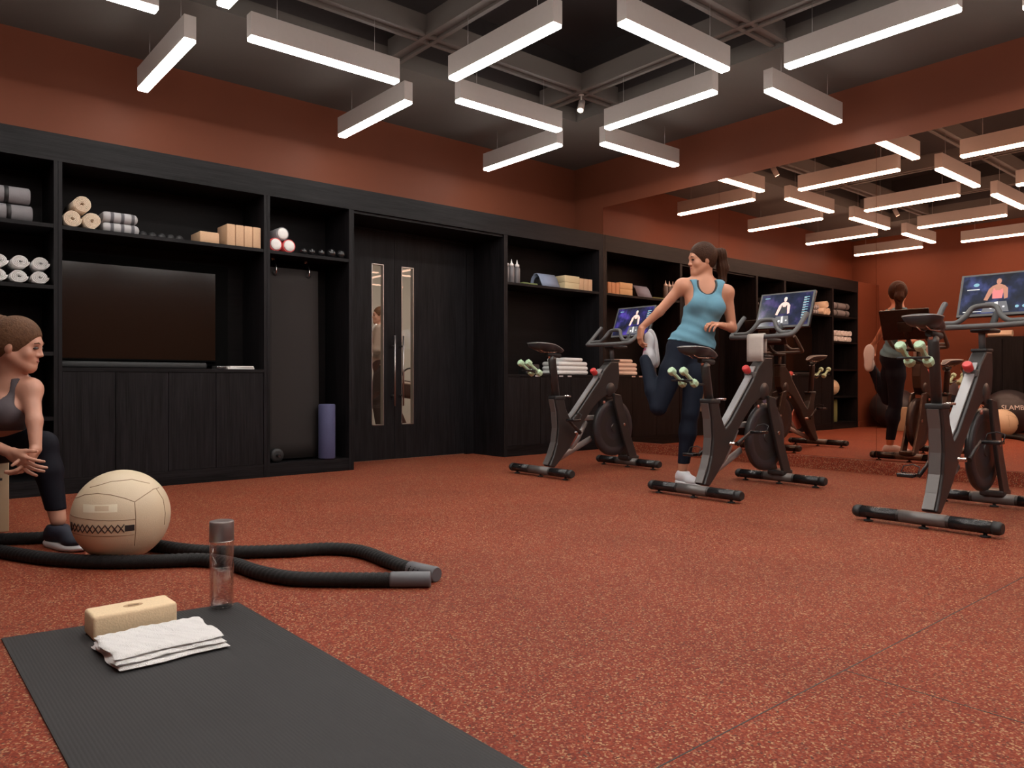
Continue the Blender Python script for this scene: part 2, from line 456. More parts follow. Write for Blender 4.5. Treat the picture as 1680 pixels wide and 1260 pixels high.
# mirror panels over the kerb
ed = [5.449, 4.02, 2.61, 1.20, -0.20]
names = ['tall bronze tinted wall mirror panel closest to the black cabinets', 'bronze tinted wall mirror panel behind the two bikes nearest the cabinets',
         'bronze tinted wall mirror panel behind the bike nearest the camera', 'bronze tinted wall mirror panel at the camera end of the mirrored wall']
for i in range(4):
    p = MB().box(XM-.004, XM+.003, ed[i+1]+.002, ed[i]-.0005, .103, 2.545).build('wall_mirror', M_MIRROR)
    tag(p, names[i], 'mirror', 'mirror panels along the wall')

# ---------------------------------------------------------------- corridor beyond the doors
f = MB().box(1.5, 9.2, 6.06, 9.6, -0.08, 0); struct(f.build('floor_corridor', mat('corridor_carpet', (.30, .25, .21, 1), .9)))
f = MB().box(1.5, 9.2, 9.3, 9.4, 0, 2.9); struct(f.build('wall_corridor', M_CORR))
f = MB().box(1.4, 1.5, 6.06, 9.4, 0, 2.9).box(9.2, 9.3, 6.06, 9.4, 0, 2.9); struct(f.build('wall_corridor_end', M_CORR))
f = MB().box(1.5, 9.2, 6.06, 9.4, 2.8, 2.9); struct(f.build('ceiling_corridor', M_CORR))
f = MB().box(6.2, 8.9, 8.55, 8.63, 2.72, 2.76).build('corridor_light', emis('corridor_tube', (1, .93, .84, 1), 5.0))
tag(f, 'slim white ceiling light glowing in the corridor behind the doors', 'light')
L = bpy.data.lights.new('corridor_lamp', 'AREA'); L.shape = 'RECTANGLE'; L.size = 4.5; L.size_y = .5; L.energy = 75; L.color = (1, .90, .78)
lo = bpy.data.objects.new('corridor_lamp', L); COL.objects.link(lo); lo.location = (5.2, 7.4, 2.75)

# ---------------------------------------------------------------- linear ceiling lights
ZL = 2.698
def make_bar():
    r = thing('linear_pendant_light', None, 'ceiling light')
    MB().box(-.5, .5, -.034, .034, .0145, .150).build('housing', M_FIX, r)
    MB().rbox(-.499, .499, -.033, .033, -.006, .0139, .007, 3).build('diffuser', M_LIGHT, r)
    MB().box(-.48, .48, -.018, .018, .1502, .152).build('added_fill_strip', M_FILL_UP, r)  # unseen glowing strip added to brighten the ceiling and beams
    for x in (-.33, .33):
        MB().tube([(x, 0, .150), (x, 0, .40)], .0016, 6).build('suspension_wire', M_WIRE, r)
    return r
bar = make_bar(); first = True
def place_bar(x, y, rz, label):
    global first
    o = bar if first else copy_tree(bar); first = False
    o.location = (x, y, ZL); o.rotation_euler = (0, 0, rz); o['label'] = label; o['group'] = 'linear ceiling lights hung in a square grid'
ordn = ['first from the mirror', 'second from the mirror', 'third from the mirror', 'fourth from the mirror']
rown = ['first', 'second', 'third', 'fourth', 'fifth']
for ri, y in enumerate(NY):
    for ci, x in enumerate([5.19, 3.69, 2.19, 0.69]):
        place_bar(x, y, 0, 'light bar parallel to the cabinets, %s row from them, %s' % (rown[ri], ordn[ci]))
for ri, y in enumerate([5.08, 3.55, 2.02, 0.49, -1.04]):
    for ci, x in enumerate([4.44, 2.94, 1.44, -0.06]):
        place_bar(x, y, math.pi/2, 'light bar pointing at the cabinets, %s row from them, %s' % (rown[ri], ordn[ci]))

# small spotlights under the beam crossings
for i, (x, y) in enumerate([(4.44, 4.33), (1.44, 4.33), (4.44, 1.27)]):
    s = thing('ceiling_spotlight', ['small white cylinder spotlight under the beam crossing nearest the cabinets and mirror',
        'small white cylinder spotlight under the beam crossing above the seated woman',
        'small white cylinder spotlight under the beam crossing over the nearest bike'][i], 'spotlight', (x, y, 3.05), 0, 'spotlights under the beams')
    MB().tube([(0, 0, 0), (0, 0, -.05)], .006, 8).lathe([(.022, -.004), (.022, 0)], (0, 0, 0)).build('stem', M_FIX, s)
    d = Vector((-.45, -.25, -.86)).normalized(); p0 = Vector((.02, .012, -.05)); p1 = p0 + d*.10
    MB().tube([p0, p1], .027, 16).build('lamp_body', M_FIX, s)
    MB().tube([p1, p1 + d*.004], .022, 16).build('lens', M_SPOTL, s)

# ---------------------------------------------------------------- cabinets
def panel(name, m, parent, *a):
    return MB().box(*a).build(name, m, parent)
UY = YB - .002
def unit(name, label, x0, x1, shelves, base=None, doors=(), thick=.022, backcol=None):
    u = thing(name, label, 'cabinet', (0, 0, 0))
    panel('side_panel', W_V, u, x0, x0+thick, YC, UY, .0, ZOPEN)
    panel('side_panel', W_V, u, x1-thick, x1, YC, UY, .0, ZOPEN)
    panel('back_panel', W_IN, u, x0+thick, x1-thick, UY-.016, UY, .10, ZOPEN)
    panel('plinth', W_H, u, x0+thick, x1-thick, YC+.004, UY-.016, .0, .098)
    for z in shelves:
        panel('shelf', W_H, u, x0+thick, x1-thick, YC+.004, UY-.016, z-.024, z)
    if base:
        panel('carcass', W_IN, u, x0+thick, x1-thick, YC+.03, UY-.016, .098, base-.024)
        panel('countertop', W_H, u, x0+thick, x1-thick, YC+.002, UY-.016, base-.024, base)
        for (a, c_) in doors:
            panel('cupboard_door', W_V, u, a+.0022, c_-.0022, YC+.006, YC+.028, .10, base-.027)
    return u
unit('open_shelving_unit', 'black oak open shelving unit with white towel rolls behind the seated woman', .114, .914, [1.695, 1.312, .896, .49])
unit('media_cabinet', 'wide black oak cabinet holding the television over four cupboard doors', .916, 2.262, [1.692], .80,
     [(.938, 1.244), (1.244, 1.573), (1.573, 1.893), (1.893, 2.24)])
u2 = unit('mat_locker', 'narrow black oak locker with a hanging grey mat beside the double doors', 2.264, 2.961, [1.69])
unit('storage_cabinet', 'black oak cabinet with shelf and cupboards between the double doors and mirror', 4.576, 5.878, [1.652], .780,
     [(4.598, 5.02), (5.02, 5.44), (5.44, 5.856)])
fz = MB().box(.114, 5.8835, YC-.002, YB-.002, ZOPEN, ZCAB).build('cabinet_top_beam', W_H)
tag(fz, 'long black oak beam running along the top of all the cabinets', 'beam')
fz.name = 'cabinet_cornice'
en = MB().box(5.880, XM-.0045, YC, UY, .101, ZOPEN-.002).box(5.885, XM-.0045, YC, UY, ZOPEN-.002, ZCAB).build('end_panel', W_V)
en.name = 'cabinet_filler_panel'
tag(en, 'narrow black oak filler panel closing the cabinets against the mirror', 'panel')

# door recess lining and double doors
r = MB().box(DX0, DX0+.02, YC, YD, 0, ZOPEN-.001).box(DX1-.02, DX1, YC, YD, 0, ZOPEN-.001).box(DX0+.02, DX1-.02, YC+.02, YD, ZOPEN-.021, ZOPEN-.001)
struct(r.build('trim_door_recess', W_V))
r = MB().box(DX0+.02, 3.10, YD, YD+.045, 0, ZOPEN-.02).box(4.47, DX1-.02, YD, YD+.045, 0, ZOPEN-.02).box(3.10, 4.47, YD, YD+.045, 2.05, ZOPEN-.02)
struct(r.build('trim_door_frame', W_V))
def leaf(n, x0, x1, g0, g1, hx):
    z0, z1 = .318, 1.762
    d = MB().box(x0, g0, YD+.005, YD+.045, .008, 2.047).box(g1, x1, YD+.005, YD+.045, .008, 2.047)
    d.box(g0, g1, YD+.005, YD+.045, .008, z0).box(g0, g1, YD+.005, YD+.045, z1, 2.047)
    o = struct(d.build('door_%d' % n, W_V))
    fr = MB().box(g0, g0+.007, YD+.002, YD+.047, z0, z1).box(g1-.007, g1, YD+.002, YD+.047, z0, z1)
    fr.box(g0, g1, YD+.002, YD+.047, z0, z0+.007).box(g0, g1, YD+.002, YD+.047, z1-.007, z1)
    fr.build('glazing_bead', M_BSTEEL, o)
    MB().box(g0+.007, g1-.007, YD+.02, YD+.026, z0+.007, z1-.007).build('glass_pane', M_PANE, o)
    h = MB().tube([(hx, YD-.055, .49), (hx, YD-.055, 1.125)], .008, 14)
    h.build('pull_handle', M_BSTEEL, o)
    ps = MB()
    for z in (.585, 1.03): ps.tube([(hx, YD-.052, z), (hx, YD+.006, z)], .007, 10)
    ps.build('handle_post', M_BSTEEL, o)
    return o
leaf(1, 3.102, 3.655, 3.418, 3.542, 3.622)
leaf(2, 3.659, 4.468, 3.728, 3.860, 3.712)

# ---------------------------------------------------------------- television and sound bar
t = thing('television', 'large flat black television on the back of the media cabinet', 'television', (0, 0, 0))
MB().box(.945, 2.10, 5.80, 5.86, .83, 1.58).build('wall_bracket_panel', mat('matte_black', (.004,.004,.004,1), .9, spec=.05), t)
MB().box(.940, 2.0, 5.762, 5.799, .858, 1.522).build('bezel', MATS['matte_black'], t)
MB().box(.948, 1.992, 5.760, 5.7625, .868, 1.514).build('screen', mat('switched_off_screen', (.012, .0065, .004, 1), .12, spec=.45), t)
sbx = MB().rbox(.95, 1.88, 5.60, 5.68, .8006, .845, .012, 3).build('sound_bar', M_BLK)
tag(sbx, 'long low black sound bar under the switched-off television', 'speaker')
mg = MB().box(0, .20, 0, .14, 0, .012).build('magazine', M_PAPER, None, (1.98, 5.47, .8006), (0, 0, .06)); tag(mg, 'white magazine lying on the counter under the television, lower one of two', 'magazine', 'magazines under the television')
mg = MB().box(0, .17, 0, .12, 0, .010).build('magazine', M_PAPER, None, (2.0, 5.475, .8135), (0, 0, -.03)); tag(mg, 'white magazine lying on top of another beside a clear box', 'magazine', 'magazines under the television')
gb = MB().rbox(0, .07, 0, .10, 0, .022, .006).build('clear_box', M_BOTTLE, None, (1.90, 5.47, .8006), None); tag(gb, 'small clear plastic box on the counter beside white magazines', 'box')

# ---------------------------------------------------------------- rolled and folded textiles
def spiral_roll(name, rad, L, m, turns=4, core=.012, sq=1.0, th=None):
    """a rolled mat or towel lying along local y, spiral showing on its ends"""
    th = th or (rad-core)/turns*.86
    n = turns*18; V = []; F = []
    for k in range(n+1):
        a = 2*math.pi*turns*k/n; rr = core + (rad-core-th*.5)*k/n
        jit = 1 + .02*math.sin(a*3.1)
        for (dr, y) in ((-th/2, 0), (th/2, 0), (th/2, L), (-th/2, L)):
            inset = .004 if (k % 2 == 0) else 0.0
            V.append(((rr+dr)*jit*math.cos(a), y + (inset if y == 0 else -inset), (rr+dr)*jit*math.sin(a)*sq))
    for k in range(n):
        a, b_ = k*4, (k+1)*4
        for e in range(4):
            F.append((a+e, a+(e+1) % 4, b_+(e+1) % 4, b_+e))
    F.append((0, 1, 2, 3)); F.append((n*4+3, n*4+2, n*4+1, n*4))
    mb = MB(); mb.add(V, F, True)
    return mb
def put(mb, name, m, loc, rot, label, cat, group=None):
    o = mb.build(name, m, None, loc, rot); return tag(o, label, cat, group)

# towel rolls (open shelf)
tr = [spiral_roll('t', .050, .24, M_WHITE, 4, .008, .82, .0078) for _ in range(1)][0]
proto = tr.build('rolled_towel', M_WHITE)
k = 0
desc = [['lower', 'upper'], ['beside the cabinet divider', 'in the middle of its row', 'third in from the divider', 'fourth in from the divider', 'fifth in from the divider', 'last in from the divider']]
for row in (0, 1):
    for i in range(6):
        o = proto if k == 0 else proto.copy()
        if k: COL.objects.link(o)
        k += 1
        o.location = (.823 - i*.1085 + .006*row, YC+.035+.01*((i+row) % 2), 1.3135 + .0455 + row*.0895)
        o.rotation_euler = (0, .7*i + row, 0) if False else (0, 0, 0.04*((i*7+row*3) % 3-1))
        tag(o, 'white rolled towel on the open shelf, %s row, %s' % (desc[0][row], desc[1][i]), 'towel', 'rolled towels on the open shelf')
# strapped grey mats lying along the cabinet
for row in (0, 1):
    s = thing('strapped_mat_roll', 'grey rolled mat with a black strap on the top open shelf, %s one' % ['lower', 'upper'][row], 'exercise mat', (.27, 5.56, 1.695+.0565+row*.1095), 0, 'grey strapped rolls on the top shelf')
    MB().lathe([(.045, 0), (.052, .006), (.052, .514-row*.012), (.044, .52-row*.012)], (0, 0, 0), 'x', 24).build('mat', M_GREYF, s)
    for x in (.115, .395):
        MB().lathe([(.054, x-.012+row*-.012), (.054, x+.012+row*-.012)], (0, 0, 0), 'x', 24).build('strap', M_BLK, s)
# cream mat rolls
for i, (x, z, l) in enumerate([(.999, 1.692+.056, 'cream rolled mat at the bottom of the pile of three, beside the divider'),
                               (1.112, 1.692+.056, 'cream rolled mat at the bottom of the pile of three, beside grey blankets'),
                               (1.056, 1.692+.153, 'cream rolled mat on top of the pile of three')]):
    put(spiral_roll('m', .054, .33, M_CREAM, 5, .010, 1, .0060), 'rolled_mat', M_CREAM, (x, YC+.02, z), (0, i*1.3, 0), l, 'exercise mat', 'cream rolled mats over the television')
# striped blanket rolls
for i, (z, yy, l) in enumerate([(1.692+.036, 5.52, 'lower'), (1.692+.107, 5.515, 'upper')]):
    mb = MB().rbox(0, .235 - .01*i, 0, .22, -.035, .035, .033, 4)
    put(mb, 'folded_blanket', M_STRIPE, (1.176, yy, z+.001), (0, 0, 0), 'grey striped folded blanket above the television, %s of two' % l, 'blanket', 'striped blankets over the television')
# small dark hand weights in the shade of the shelf
for i in range(5):
    x = 1.45 + i*.06
    d_ = MB().lathe([(.0, 0), (.026, .003), (.026, .03), (.011, .034), (.011, .076), (.026, .08), (.026, .107), (0, .11)], (0, 0, 0), 'y', 12)
    put(d_, 'hand_weight', M_BLK, (x, 5.60, 1.6925+.026), None, 'small black hand weight in the shade over the television, %s of five' % ['first', 'second', 'third', 'fourth', 'last'][i], 'dumbbell', 'black hand weights over the television')
# cork blocks
def block(name, loc, dim, m, label, group=None, rz=0, r=.006):
    return put(MB().rbox(-dim[0]/2, dim[0]/2, 0, dim[1], 0, dim[2], r, 2), name, m, loc, (0, 0, rz), label, 'yoga block', group)
gB = 'cork blocks over the television'
block('yoga_block', (1.853, 5.47, 1.6925), (.135, .20, .078), M_CORK2, 'cork yoga block lying flat beside four upright ones', gB)
for i, nm in enumerate(['first in the row, beside the flat block', 'second in the row', 'third in the row', 'last in the row, beside the divider']):
    block('yoga_block', (2.005+i*.0635, 5.47, 1.6925), (.060, .20, .155), M_CORK2, 'upright cork yoga block over the television, %s' % nm, gB)
# foam rollers with red sleeves
for i, (x, z, l, mm) in enumerate([(2.341, 1.69+.0505, 'beside the divider', M_RED), (2.446, 1.69+.0505, 'beside small black balls', M_RED), (2.3935, 1.69+.1365, 'on top of the pile', M_GREYF)]):
    s = thing('foam_roller', 'white ended foam roller %s in the locker shelf pile' % l, 'foam roller', (x, YC+.02, z), 0, 'foam rollers on the locker shelf')
    MB().lathe([(.049, .004), (.049, .33)], (0, 0, 0), 'y', 28).build('sleeve', mm, s)
    MB().lathe([(.012, -.002), (.038, -.004), (.043, .004)], (0, 0, 0), 'y', 28).build('end_cap', M_PAPER, s)
    MB().lathe([(0.0001, -.0015), (.0125, -.0015)], (0, 0, 0), 'y', 20).build('end_core', M_FOAMY, s)
# small black balls
for i, (x, r_) in enumerate([(2.575, .026), (2.640, .028), (2.722, .029), (2.808, .036), (2.893, .036)]):
    put(MB().ell((0, 0, r_), (r_, r_, r_)), 'massage_ball', M_BLKG, (x, 5.50, 1.6903), None, 'small black massage ball on the locker shelf, %s from the foam rollers' % ['first', 'second', 'third', 'fourth', 'fifth'][i], 'ball', 'small black balls on the locker shelf')
# hanging mat with grommets on hooks
hm = thing('hanging_mat', 'grey exercise mat hanging from two hooks in the locker', 'exercise mat', (0, 0, 0))
mb = MB()
V = []; F = []
for i in range(13):
    z = 1.588 - i*(1.588-.115)/12
    for jx in range(7):
        x = 2.290 + jx*(.455)/6
        V.append((x, 5.60 + .004*math.sin(jx*1.3+i*.5) - .02*(i/12)**2, z))
for i in range(12):
    for jx in range(6): F.append((i*7+jx, i*7+jx+1, (i+1)*7+jx+1, (i+1)*7+jx))
n = len(V); V2 = [(x, y+.008, z) for x, y, z in V]
F2 = [tuple(n+i for i in f)[::-1] for f in F]
edge = [i for i in range(7)] + [i*7+6 for i in range(1, 13)] + [84+i for i in range(5, -1, -1)] + [i*7 for i in range(11, 0, -1)]
F3 = [(edge[i], edge[(i+1) % len(edge)], n+edge[(i+1) % len(edge)], n+edge[i]) for i in range(len(edge))]
mb.add(V+V2, F+F2+F3, True); mb.build('mat', M_HMAT, hm)
for x in (2.39, 2.66):
    MB().lathe([(.006, -.006), (.020, -.006), (.020, .0), (.006, .0)], (x, 5.598, 1.545), 'y', 20).build('grommet', M_BLK, hm)
hk = MB()
for x in (2.39, 2.66):
    o = MB().tube(smooth_path([(x, 5.66, 1.655), (x, 5.62, 1.64), (x, 5.585, 1.60), (x, 5.578, 1.555), (x, 5.60, 1.535), (x, 5.62, 1.54)], 5), .005, 8).build('wall_hook', M_STEEL)
    MB().box(x-.012, x+.012, 5.64, 5.864, 1.645, 1.664).build('hook_plate', M_STEEL, o)
    tag(o, 'polished steel hook above the hanging mat, %s' % ('nearer the television' if x < 2.5 else 'nearer the double doors'), 'hook', 'hooks of the hanging mat')
rl = MB().lathe([(.055, 0), (.064, .006), (.066, .012), (.066, .425), (.06, .432), (.02, .434), (.018, .42)], (0, 0, 0), 'z', 32)
for i in range(0): pass
put(rl, 'foam_roller', M_BLUE, (2.775, 5.508, .099), None, 'slate blue foam roller standing upright in the locker', 'foam roller')
ab = thing('ab_roller', 'black exercise roller wheel on the floor of the mat locker', 'exercise roller', (2.365, 5.52, .099+.052))
MB().lathe([(.030, -.02), (.052, -.015), (.052, .015), (.030, .02)], (0, 0, 0), 'y', 28).build('wheel', M_BLK, ab)
MB().tube([(0, -.06, 0), (0, .04, 0)], .012, 12).build('handle', M_BLKG, ab)

# ---------------------------------------------------------------- shelf by the mirror
gb = 'spray bottles on the shelf by the mirror'
for i, x in enumerate([4.640, 4.705, 4.775]):
    s = thing('squeeze_bottle', 'tall grey bottle with white cap on the shelf, %s the door recess' % ['closest to', 'second from', 'third from'][i], 'bottle', (x, 5.52, 1.6525), 0, gb)
    MB().lathe([(.026, 0), (.029, .004), (.029, .145), (.022, .16), (.012, .165)], (0, 0, 0), 'z', 20).build('bottle_body', mat('grey_plastic%d' % i, (.13, .12, .125, 1), .4), s)
    MB().lathe([(.022, .160), (.023, .182), (.010, .19), (.004, .215), (.003, .228), (0, .23)], (0, 0, 0), 'z', 20).build('cap', M_PAPER, s)
put(MB().rbox(0, .20, 0, .22, 0, .02, .006), 'folded_band', M_GREEN, (4.83, 5.49, 1.6525), (0, 0, .05), 'green folded exercise band lying between bottles and blanket', 'exercise band')
s = thing('draped_blanket', 'blue grey blanket folded over a dark roll on the shelf', 'blanket', (5.19, 5.56, 1.6525))
MB().lathe([(.03, -.095), (.05, -.09), (.05, .10), (.03, .105)], (0, .03, .052), 'x', 20).build('roll', M_BLK, s)
dr = []
prof = [(-.085, .004), (-.06, .05), (-.036, .10), (.0, .135), (.04, .135), (.085, .09), (.10, .03), (.105, .004)]
V = [(x, p[0]*1.0, p[1]) for x in (-.12, .12) for p in prof] + [(x, p[0]*.9, max(.002, p[1]-.008)) for x in (-.12, .12) for p in prof]
n = len(prof); F = [(i, i+1, n+i+1, n+i) for i in range(n-1)] + [(2*n+i, 3*n+i, 3*n+i+1, 2*n+i+1) for i in range(n-1)]
F += [(i, 2*n+i, 2*n+i+1, i+1) for i in range(n-1)] + [(n+i, n+i+1, 3*n+i+1, 3*n+i) for i in range(n-1)] + [(0, n, 3*n, 2*n), (n-1, 3*n-1, 4*n-1, 2*n-1)]
MB().add(V, F, True).build('cloth', M_BLUEG, s)
gF = 'foam blocks on the shelf by the mirror'
for i in (0, 1):
    block('yoga_block', (5.497, 5.49, 1.6525+i*.070), (.21, .16, .068), M_FOAMY, 'pale yellow foam block on the mirror-side shelf, %s of a stack of two' % ['bottom', 'top'][i], gF, 0, .004)
for i in range(3):
    block('yoga_block', (5.636+i*.0640, 5.49, 1.6525), (.060, .16, .125), M_CORK2, 'upright cork block on the mirror-side shelf, %s' % ['beside the pale foam stack', 'middle of three', 'against the end panel'][i], gF, 0, .004)
def folded_towel(w_, d_, h_, layers=2):
    mb = MB()
    for i in range(layers):
        z0 = h_*i/layers; z1 = h_*(i+1)/layers - .0006
        mb.rbox(-w_/2 + .003*(i % 2), w_/2-.002*i, -d_/2+.004*i, d_/2, z0, z1, h_/layers*.48, 4)
    return mb
gT = 'folded towels stacked on the counter'
zt = .7803
for i, (ww, hh, xx, l) in enumerate([(.44, .044, 5.52, 'bottom towel'), (.43, .044, 5.522, 'second from the bottom'), (.42, .046, 5.518, 'third from the bottom'), (.28, .040, 5.52, 'small top towel')]):
    put(folded_towel(ww, .26, hh, 1), 'folded_towel', M_WHITE, (xx, 5.62, zt), None, 'white folded towel, %s of the stack on the mirror-side counter' % l, 'towel', gT)
    zt += hh
s = put(MB().rbox(-.09, .09, -.06, .06, 0, .10, .01), 'storage_basket', M_BLK, (5.0, 5.60, .7803), None, 'black storage basket on the counter behind the bike saddle', 'basket')
for i, x in enumerate((4.98, 5.30, 5.42)):
    put(MB().box(-.028, .028, 0, .0015, 0, .014), 'shelf_label', M_LABEL, (x, YC+.0005, .758), None, 'small pale label strip on the counter edge, %s from the doors' % ['first', 'second', 'third'][i], 'label', 'label strips on the counter edge')

# things in the open unit seen only in the mirror
s = thing('medicine_ball', 'tan medicine ball on a low shelf of the open unit', 'ball', (.66, 5.62, .4903+.13))
MB().ell((0, 0, 0), (.13, .13, .13), 32, 20).build('shell', M_BALL, s)
MB().tube([(.1315*math.cos(a*.2), .1315*math.sin(a*.2), 0) for a in range(32)], .002, 6, True).build('seam', M_SEAM, s)
put(MB().lathe([(.05, 0), (.055, .01), (.055, .34), (.05, .35)], (0, 0, 0), 'z', 24), 'foam_roller', M_GREEN, (.60, 5.60, .0985), None, 'olive green foam roller standing at the bottom of the open unit', 'foam roller')
# ---------------------------------------------------------------- foreground: mat, block, towel, bottle
mb = MB(); th = .005
A, Bq, Cq, Dq = (.283, 2.493), (.905, 2.41), (.925, .30), (.283, .30)
NXm, NYm = 30, 60; V = []; F = []
for jj in range(NYm+1):
    t = jj/NYm
    for ii in range(NXm+1):
        s_ = ii/NXm
        x = (A[0]*(1-s_)+Bq[0]*s_)*(1-t) + (Dq[0]*(1-s_)+Cq[0]*s_)*t
        y = (A[1]*(1-s_)+Bq[1]*s_)*(1-t) + (Dq[1]*(1-s_)+Cq[1]*s_)*t
        V.append((x, y, th))
F = [(jj*(NXm+1)+ii, jj*(NXm+1)+ii+1, (jj+1)*(NXm+1)+ii+1, (jj+1)*(NXm+1)+ii) for jj in range(NYm) for ii in range(NXm)]
mb.add(V, F)
mb.prism([A, Bq, Cq, Dq], .0005, th-.0002, 'xy')
ym = mb.build('yoga_mat', M_YMAT); tag(ym, 'long ribbed charcoal exercise mat spread on the red floor near the camera', 'exercise mat')

cb = MB().rbox(-.109, .109, -.054, .054, 0, .068, .009, 4)
co = put(cb, 'yoga_block', M_CORK, (.575, 2.343, th+.0005), (0, 0, .02), 'large cork yoga block lying on the charcoal mat behind the white towel', 'yoga block')
lg = MB().lathe([(.026, 0), (.026, .0006)], (0, 0, 0), 'z', 32); 
lgo = lg.build('pressed_logo', mat('pressed_cork', (.46, .29, .16, 1), .8), co, (0.004, -.002, .068)); lgo.scale = (1, .62, 1)
lg = MB().box(-.014, .014, -.004, .004, 0, .0012).build('logo_mark', mat('dark_cork', (.20, .12, .06, 1), .8), co, (0.004, -.004, .068))

# folded towel with three layers and drooping edges
def soft_towel(w_, d_, layers, h_, seed=3):
    rnd = random.Random(seed); mb = MB()
    for L_ in range(layers):
        z0 = h_*L_/layers; z1 = h_*(L_+1)/layers
        nx, ny = 44, 30; V = []; top = []
        inset = .012*L_
        for side in (0, 1):
            for jy in range(ny+1):
                for ix in range(nx+1):
                    u = ix/nx*2-1; v = jy/ny*2-1
                    eu = max(0, 1-(1-abs(u))/.06); ev = max(0, 1-(1-abs(v))/.07)
                    rr = math.sqrt(max(0, 1-min(1, eu*eu+ev*ev)))
                    zc = (z0+z1)/2; hh = (z1-z0)/2*.98*rr
                    wob = .0018*math.sin(9*u+3*L_)*math.cos(7*v+L_) + .0010*math.sin(31*u+13*v)
                    x = u*(w_/2) + .004*math.sin(5*v+L_*2); y = v*((d_-inset)/2) + inset/2 + .004*math.sin(4*u+L_)
                    z = zc + (hh if side else -hh) + (wob*(1 if L_ else .4) if side else 0) 
                    V.append((x, y, max(.0004, z)))
        n = (nx+1)*(ny+1)
        F = []
        for jy in range(ny):
            for ix in range(nx):
                a = jy*(nx+1)+ix
                F.append((a, a+nx+1, a+nx+2, a+1)); F.append((n+a, n+a+1, n+a+nx+2, n+a+nx+1))
        mb.add(V, F, True)
    return mb
put(soft_towel(.268, .235, 3, .034), 'folded_towel', M_WHITE, (.592, 2.122, th+.0005), (0, 0, .03), 'white folded towel lying on the charcoal mat in front of the cork block', 'towel')

bt = thing('water_bottle', 'clear glass water bottle with steel cap standing on the mat corner', 'bottle', (.842, 2.378, th+.0008))
R_ = .036
MB().lathe([(.0001, .004), (R_-.006, .003), (R_-.001, .008), (R_, .016), (R_, .205), (R_-.001, .209),
            (R_-.003, .209), (R_-.003, .018), (R_-.007, .010), (.0001, .009)], (0, 0, 0), 'z', 48).build('glass_body', M_GLASS, bt)
MB().lathe([(.0001, .011), (R_-.0045, .011), (R_-.0045, .128), (.0001, .128)], (0, 0, 0), 'z', 40).build('water', thin_glass('water', (.93, .92, .92, 1), .015), bt)
MB().lathe([(R_-.0008, .209), (R_+.0004, .210), (R_+.0004, .268), (R_-.001, .271), (R_-.005, .272), (.0001, .2715)], (0, 0, 0), 'z', 48).build('cap', mat('rose_grey_steel_cap', (.20, .165, .16, 1), .35, .5), bt)
MB().lathe([(R_+.0010, .2085), (R_+.0014, .210), (R_+.0010, .2115)], (0, 0, 0), 'z', 48).build('cap_rim', M_STEEL, bt)

# ---------------------------------------------------------------- large wall ball
WB = Vector((.774, 3.300, .179)); RB = .179
wb = thing('wall_ball', 'large beige stitched medicine ball beside the seated woman, resting between the ropes', 'ball', WB[:])
MB().ell((0, 0, 0), (RB, RB, RB), 64, 40).build('shell', M_BALL, wb)
# directions on the ball given in the view frame: right, toward camera, up
vr = Vector((.76, -.649, 0)); vt = Vector((-.26, -.966, 0)); 
to_cam = Vector((-WB.x, -WB.y, H_CAM-WB.z)); to_cam.z = 0; to_cam.normalize(); rt = Vector((-to_cam.y, to_cam.x, 0))
def on_ball(u, v, r=1.0):
    """u to the right, v up (fractions of the radius as seen by the camera side)"""
    w2 = 1-u*u-v*v; w_ = math.sqrt(max(0, w2))
    p = rt*u + Vector((0, 0, 1))*v + to_cam*w_
    return p.normalized()*RB*r
def seam_line(pts, n=14):
    out = []
    for (a, b_) in zip(pts[:-1], pts[1:]):
        for k in range(n):
            t = k/n; out.append(on_ball(a[0]*(1-t)+b_[0]*t, a[1]*(1-t)+b_[1]*t, .9995))
    out.append(on_ball(*pts[-1], .9995)); return out
sm = MB()
for pts in ([(-.88, .46), (-.70, .56), (-.45, .60), (-.20, .57), (.06, .49), (.25, .40)], [(.25, .40), (.42, .50), (.62, .60), (.74, .60)],
            [(.25, .40), (.27, .10), (.27, -.20), (.25, -.55)], [(.68, .60), (.82, .35), (.86, .05), (.84, -.2)],
            [(-.98, .12), (-.6, .08), (-.2, .05), (.26, .04)], [(-.93, -.26), (-.6, -.27), (-.2, -.28), (.24, -.29)], [(-.60, .70), (-.2, .82), (.2, .84), (.55, .72)]):
    sm.tube(seam_line(pts), .0016, 5)
sm.build('seams', M_SEAM, wb)
lc = MB()
us = [-.93, -.88, -.81, -.73, -.64, -.54, -.43, -.31, -.19, -.07, .05]
for sgn in (1, -1):
    pts = []
    for k, u in enumerate(us[:-1]):
        un = us[k+1]
        s0 = sgn*(1 if k % 2 == 0 else -1)
        c0 = (u, -.115 + .085*s0 - .02*k/10); c1 = (un, -.115 - .085*s0 - .02*k/10)
        pts += [c0]
    pts.append((us[-1], -.13 + .085*sgn*(1 if (len(us)-1) % 2 == 0 else -1)))
    pp = []
    for a, b_ in zip(pts[:-1], pts[1:]):
        for q in range(5): t = q/5; pp.append(on_ball(a[0]*(1-t)+b_[0]*t, a[1]*(1-t)+b_[1]*t, 1.004))
    pp.append(on_ball(*pts[-1], 1.004)); lc.tube(pp, .0022, 6)
lc.build('lacing', M_BROWN, wb)
